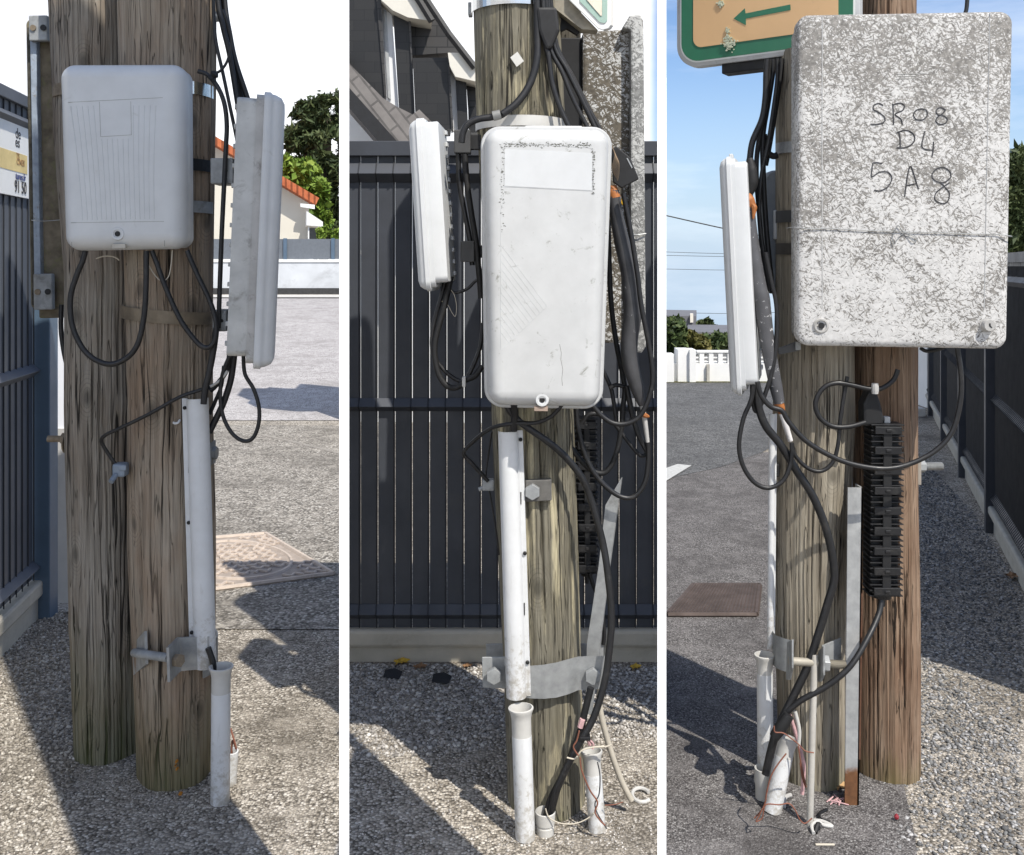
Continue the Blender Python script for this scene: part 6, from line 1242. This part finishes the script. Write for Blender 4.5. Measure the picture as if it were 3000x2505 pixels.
S_('cable', 'H', [(548, 640), (556, 760), (600, 885), (690, 1000), (782, 1150), (872, 1290), (940, 1450), (980, 1600), (998, 1720), (995, 1800), (965, 1900), (905, 2100), (840, 2290), (760, 2460), (690, 2600), (642, 2730), (600, 2910)], .0115, BLACK, 'thickest black cable running down the pale straw pole to the tilted pipe', z=2.715)
S_('cable', 'I', [(1275, 170, 2.78), (1258, 280, 2.76), (1190, 430, 2.72), (1090, 590, 2.69), (960, 700, 2.69), (800, 790, 2.70), (715, 865, 2.71)], .0085, BLACK, 'black cable from the foot of the sunlit closure to the thickest cable')
S_('cable', 'H', [(1368, 560), (1342, 620), (1275, 668), (1200, 672), (1100, 650), (1010, 638), (935, 668), (890, 750), (912, 835), (985, 888), (1080, 892), (1180, 866)], .0072, BLACK, 'black cable loop curling left out of the black cap piece', z=2.735)
m = MB(); a = Q('H', 1235, 672, 2.73); m.lathe(a + Vector((0, 0, -.014)), a + Vector((0, 0, .016)), [(0, .009), (.01, .0105), (.02, .0105), (.03, .009), (.0301, 0)], 10); tag(m.build('cable_tie', GREYWHITE), 'pale wire tie on the loop above the black cap piece', 'cable tie')
S_('cable', 'H', [(752, 990), (772, 1060), (842, 1130), (920, 1150), (985, 1105), (1018, 1010), (1032, 870), (1050, 740), (1075, 600)], .006, BLACK, 'thin black cable looping up between the two right poles', z=2.745)
S_('cable', 'H', [(1500, 435), (1530, 452), (1580, 448), (1640, 430)], .0055, BLACK, 'short black cable arching under the lower right of the cabinet', z=2.76)
S_('cable', 'G', [(1782, -300), (1770, 10), (1758, 80)], .006, BLACK, 'black cable rising from the top of the speckled cabinet into the sky', z=2.78)
m = MB(); m.tube([Q('I', 735, 870, 2.69), Q('I', 690, 940, 2.69), Q('I', 650, 1000, 2.69)], [.015, .0175, .014], 12); tag(m.build('tape_wrap', BLACK_MATTE, smooth=True), 'black tape bulge where the two cables join above the tilted pipe', 'tape')
S_('wire', 'I', [(650, 935), (655, 970), (700, 975), (740, 1000), (790, 1040), (830, 1080), (880, 1090)], .0018, COPPER, 'reddish wire crossing from the thick cable to the slim rod', 'wire', z=2.63)
S_('wire', 'I', [(720, 1095), (670, 1160), (630, 1230), (605, 1330), (600, 1370), (580, 1420), (535, 1470)], .0020, COPPER, 'reddish twisted wire running down the tilted pipe', 'wire', z=2.615)
S_('wire', 'I', [(590, 1400), (560, 1460), (545, 1490), (580, 1470), (588, 1430), (605, 1390), (680, 1392), (735, 1385), (770, 1420), (800, 1480), (830, 1500), (870, 1470)], .0018, COPPER, 'reddish wire coiling along the ground round the tilted pipe', 'wire', z=2.60)
S_('wire', 'I', [(790, 1050), (800, 1120), (815, 1200), (835, 1290), (815, 1240), (800, 1150)], .002, COPPER, 'reddish wire twisted with the pink white strip', 'wire', z=2.70)
S_('wire_strip', 'I', [(740, 870), (770, 960), (800, 1070), (822, 1180), (812, 1330)], .0058, PINK, 'pink and white wire strip hanging behind the tilted pipe', 'wires', z=2.715)
S_('wire_strip', 'I', [(770, 850), (795, 960), (790, 1050)], .006, PVC_GREY, 'white strip beside the pink wires above the tilted pipe', 'wires', z=2.712)
# ground litter
def gp(reg, x, y, h): X, Y = px(reg, x, y); q = P(X, Y, gz(Y)); return Vector((q.x, q.y, h))
m = MB()
for i in range(14):
    x, y = rng.normal(1020, 25), rng.normal(1395, 12); m.tube([gp('I', x, y, .006), gp('I', x + rng.normal(0, 25), y + rng.normal(0, 8), .014), gp('I', x + rng.normal(0, 35), y + rng.normal(0, 12), .006)], .0016, 5)
tag(m.build('wire_tangle', PINK), 'pink wire tangle on the ground before the angle iron', 'wires')
m = MB(); m.tube([gp('I', 955, 1435, .008), gp('I', 915, 1465, .012), gp('I', 920, 1495, .010), gp('I', 975, 1508, .008)], .0042, 8); tag(m.build('cable_offcut', BLACK, smooth=True), 'short black cable offcut on the ground right of the slim rod', 'cable')
m = MB(); m.tube([gp('I', 880, 1575, .008), gp('I', 868, 1545, .014), gp('I', 900, 1520, .014), gp('I', 935, 1530, .010), gp('I', 985, 1532, .008), gp('I', 930, 1510, .010), gp('I', 880, 1500, .008)], .0052, 8); tag(m.build('plastic_ring', PVC_GREY, smooth=True), 'broken pale ring curled on the ground by the slim rod foot', 'ring')
m = MB(); m.tube([gp('I', 888, 1570, .008), gp('I', 905, 1548, .02), gp('I', 920, 1555, .012)], .007, 8); tag(m.build('rubber_scrap', BLACK_MATTE, smooth=True), 'black rubber scrap inside the broken pale ring', 'scrap')
m = MB(); m.tube([gp('I', 705, 1420, .006), gp('I', 712, 1380, .014), gp('I', 745, 1355, .010)], .006, 8); tag(m.build('plastic_hook', GREYWHITE, smooth=True), 'pale curved plastic scrap right of the tilted pipe foot', 'scrap')
leaf(2456, 2312, .028, plain('tan_leaf', (.42, .26, .12), .8), 'tan dry leaf at the foot of the pale straw pole')
leaf(2962, 1695, .045, LEAF_B, 'brown leaf on the chippings by the long dark fence')
m = MB()
for x, y, w_, h_ in ((1345, 1080, 10, 60), (1352, 1190, 12, 50), (1340, 1290, 9, 60), (1350, 1340, 16, 20)):
    q = Q('I', x, y, 2.865); m.lathe(q + Vector((0, .012, -h_ / 5600)), q + Vector((0, .012, h_ / 5600)), [(0, .002), (h_ / 11200, w_ / 2400), (h_ / 5600, .002), (h_ / 5500, 0)], 8)
tag(m.build('lichen_streak', plain('yellow_lichen', (.46, .26, .03), .9, var=.3, scale=80, bump=.5)), 'yellow lichen streak at the foot of the red brown pole', 'lichen')
m = MB(); a = gp('I', 1360, 1492, .01); m.lathe(a, a + Vector((0, 0, 1)), [(0, .006), (.006, .007), (.012, .003), (.0121, 0)], 8); tag(m.build('berry', plain('dark_red', (.25, .02, .03), .5)), 'dark red berry on the ground before the red brown pole', 'berry')
m = MB(); m.tube([gp('I', 890, 1636, .006), gp('I', 1000, 1637, .006)], .003, 6); tag(m.build('straw', TWINE), 'straight pale straw on the asphalt at the bottom edge', 'straw')
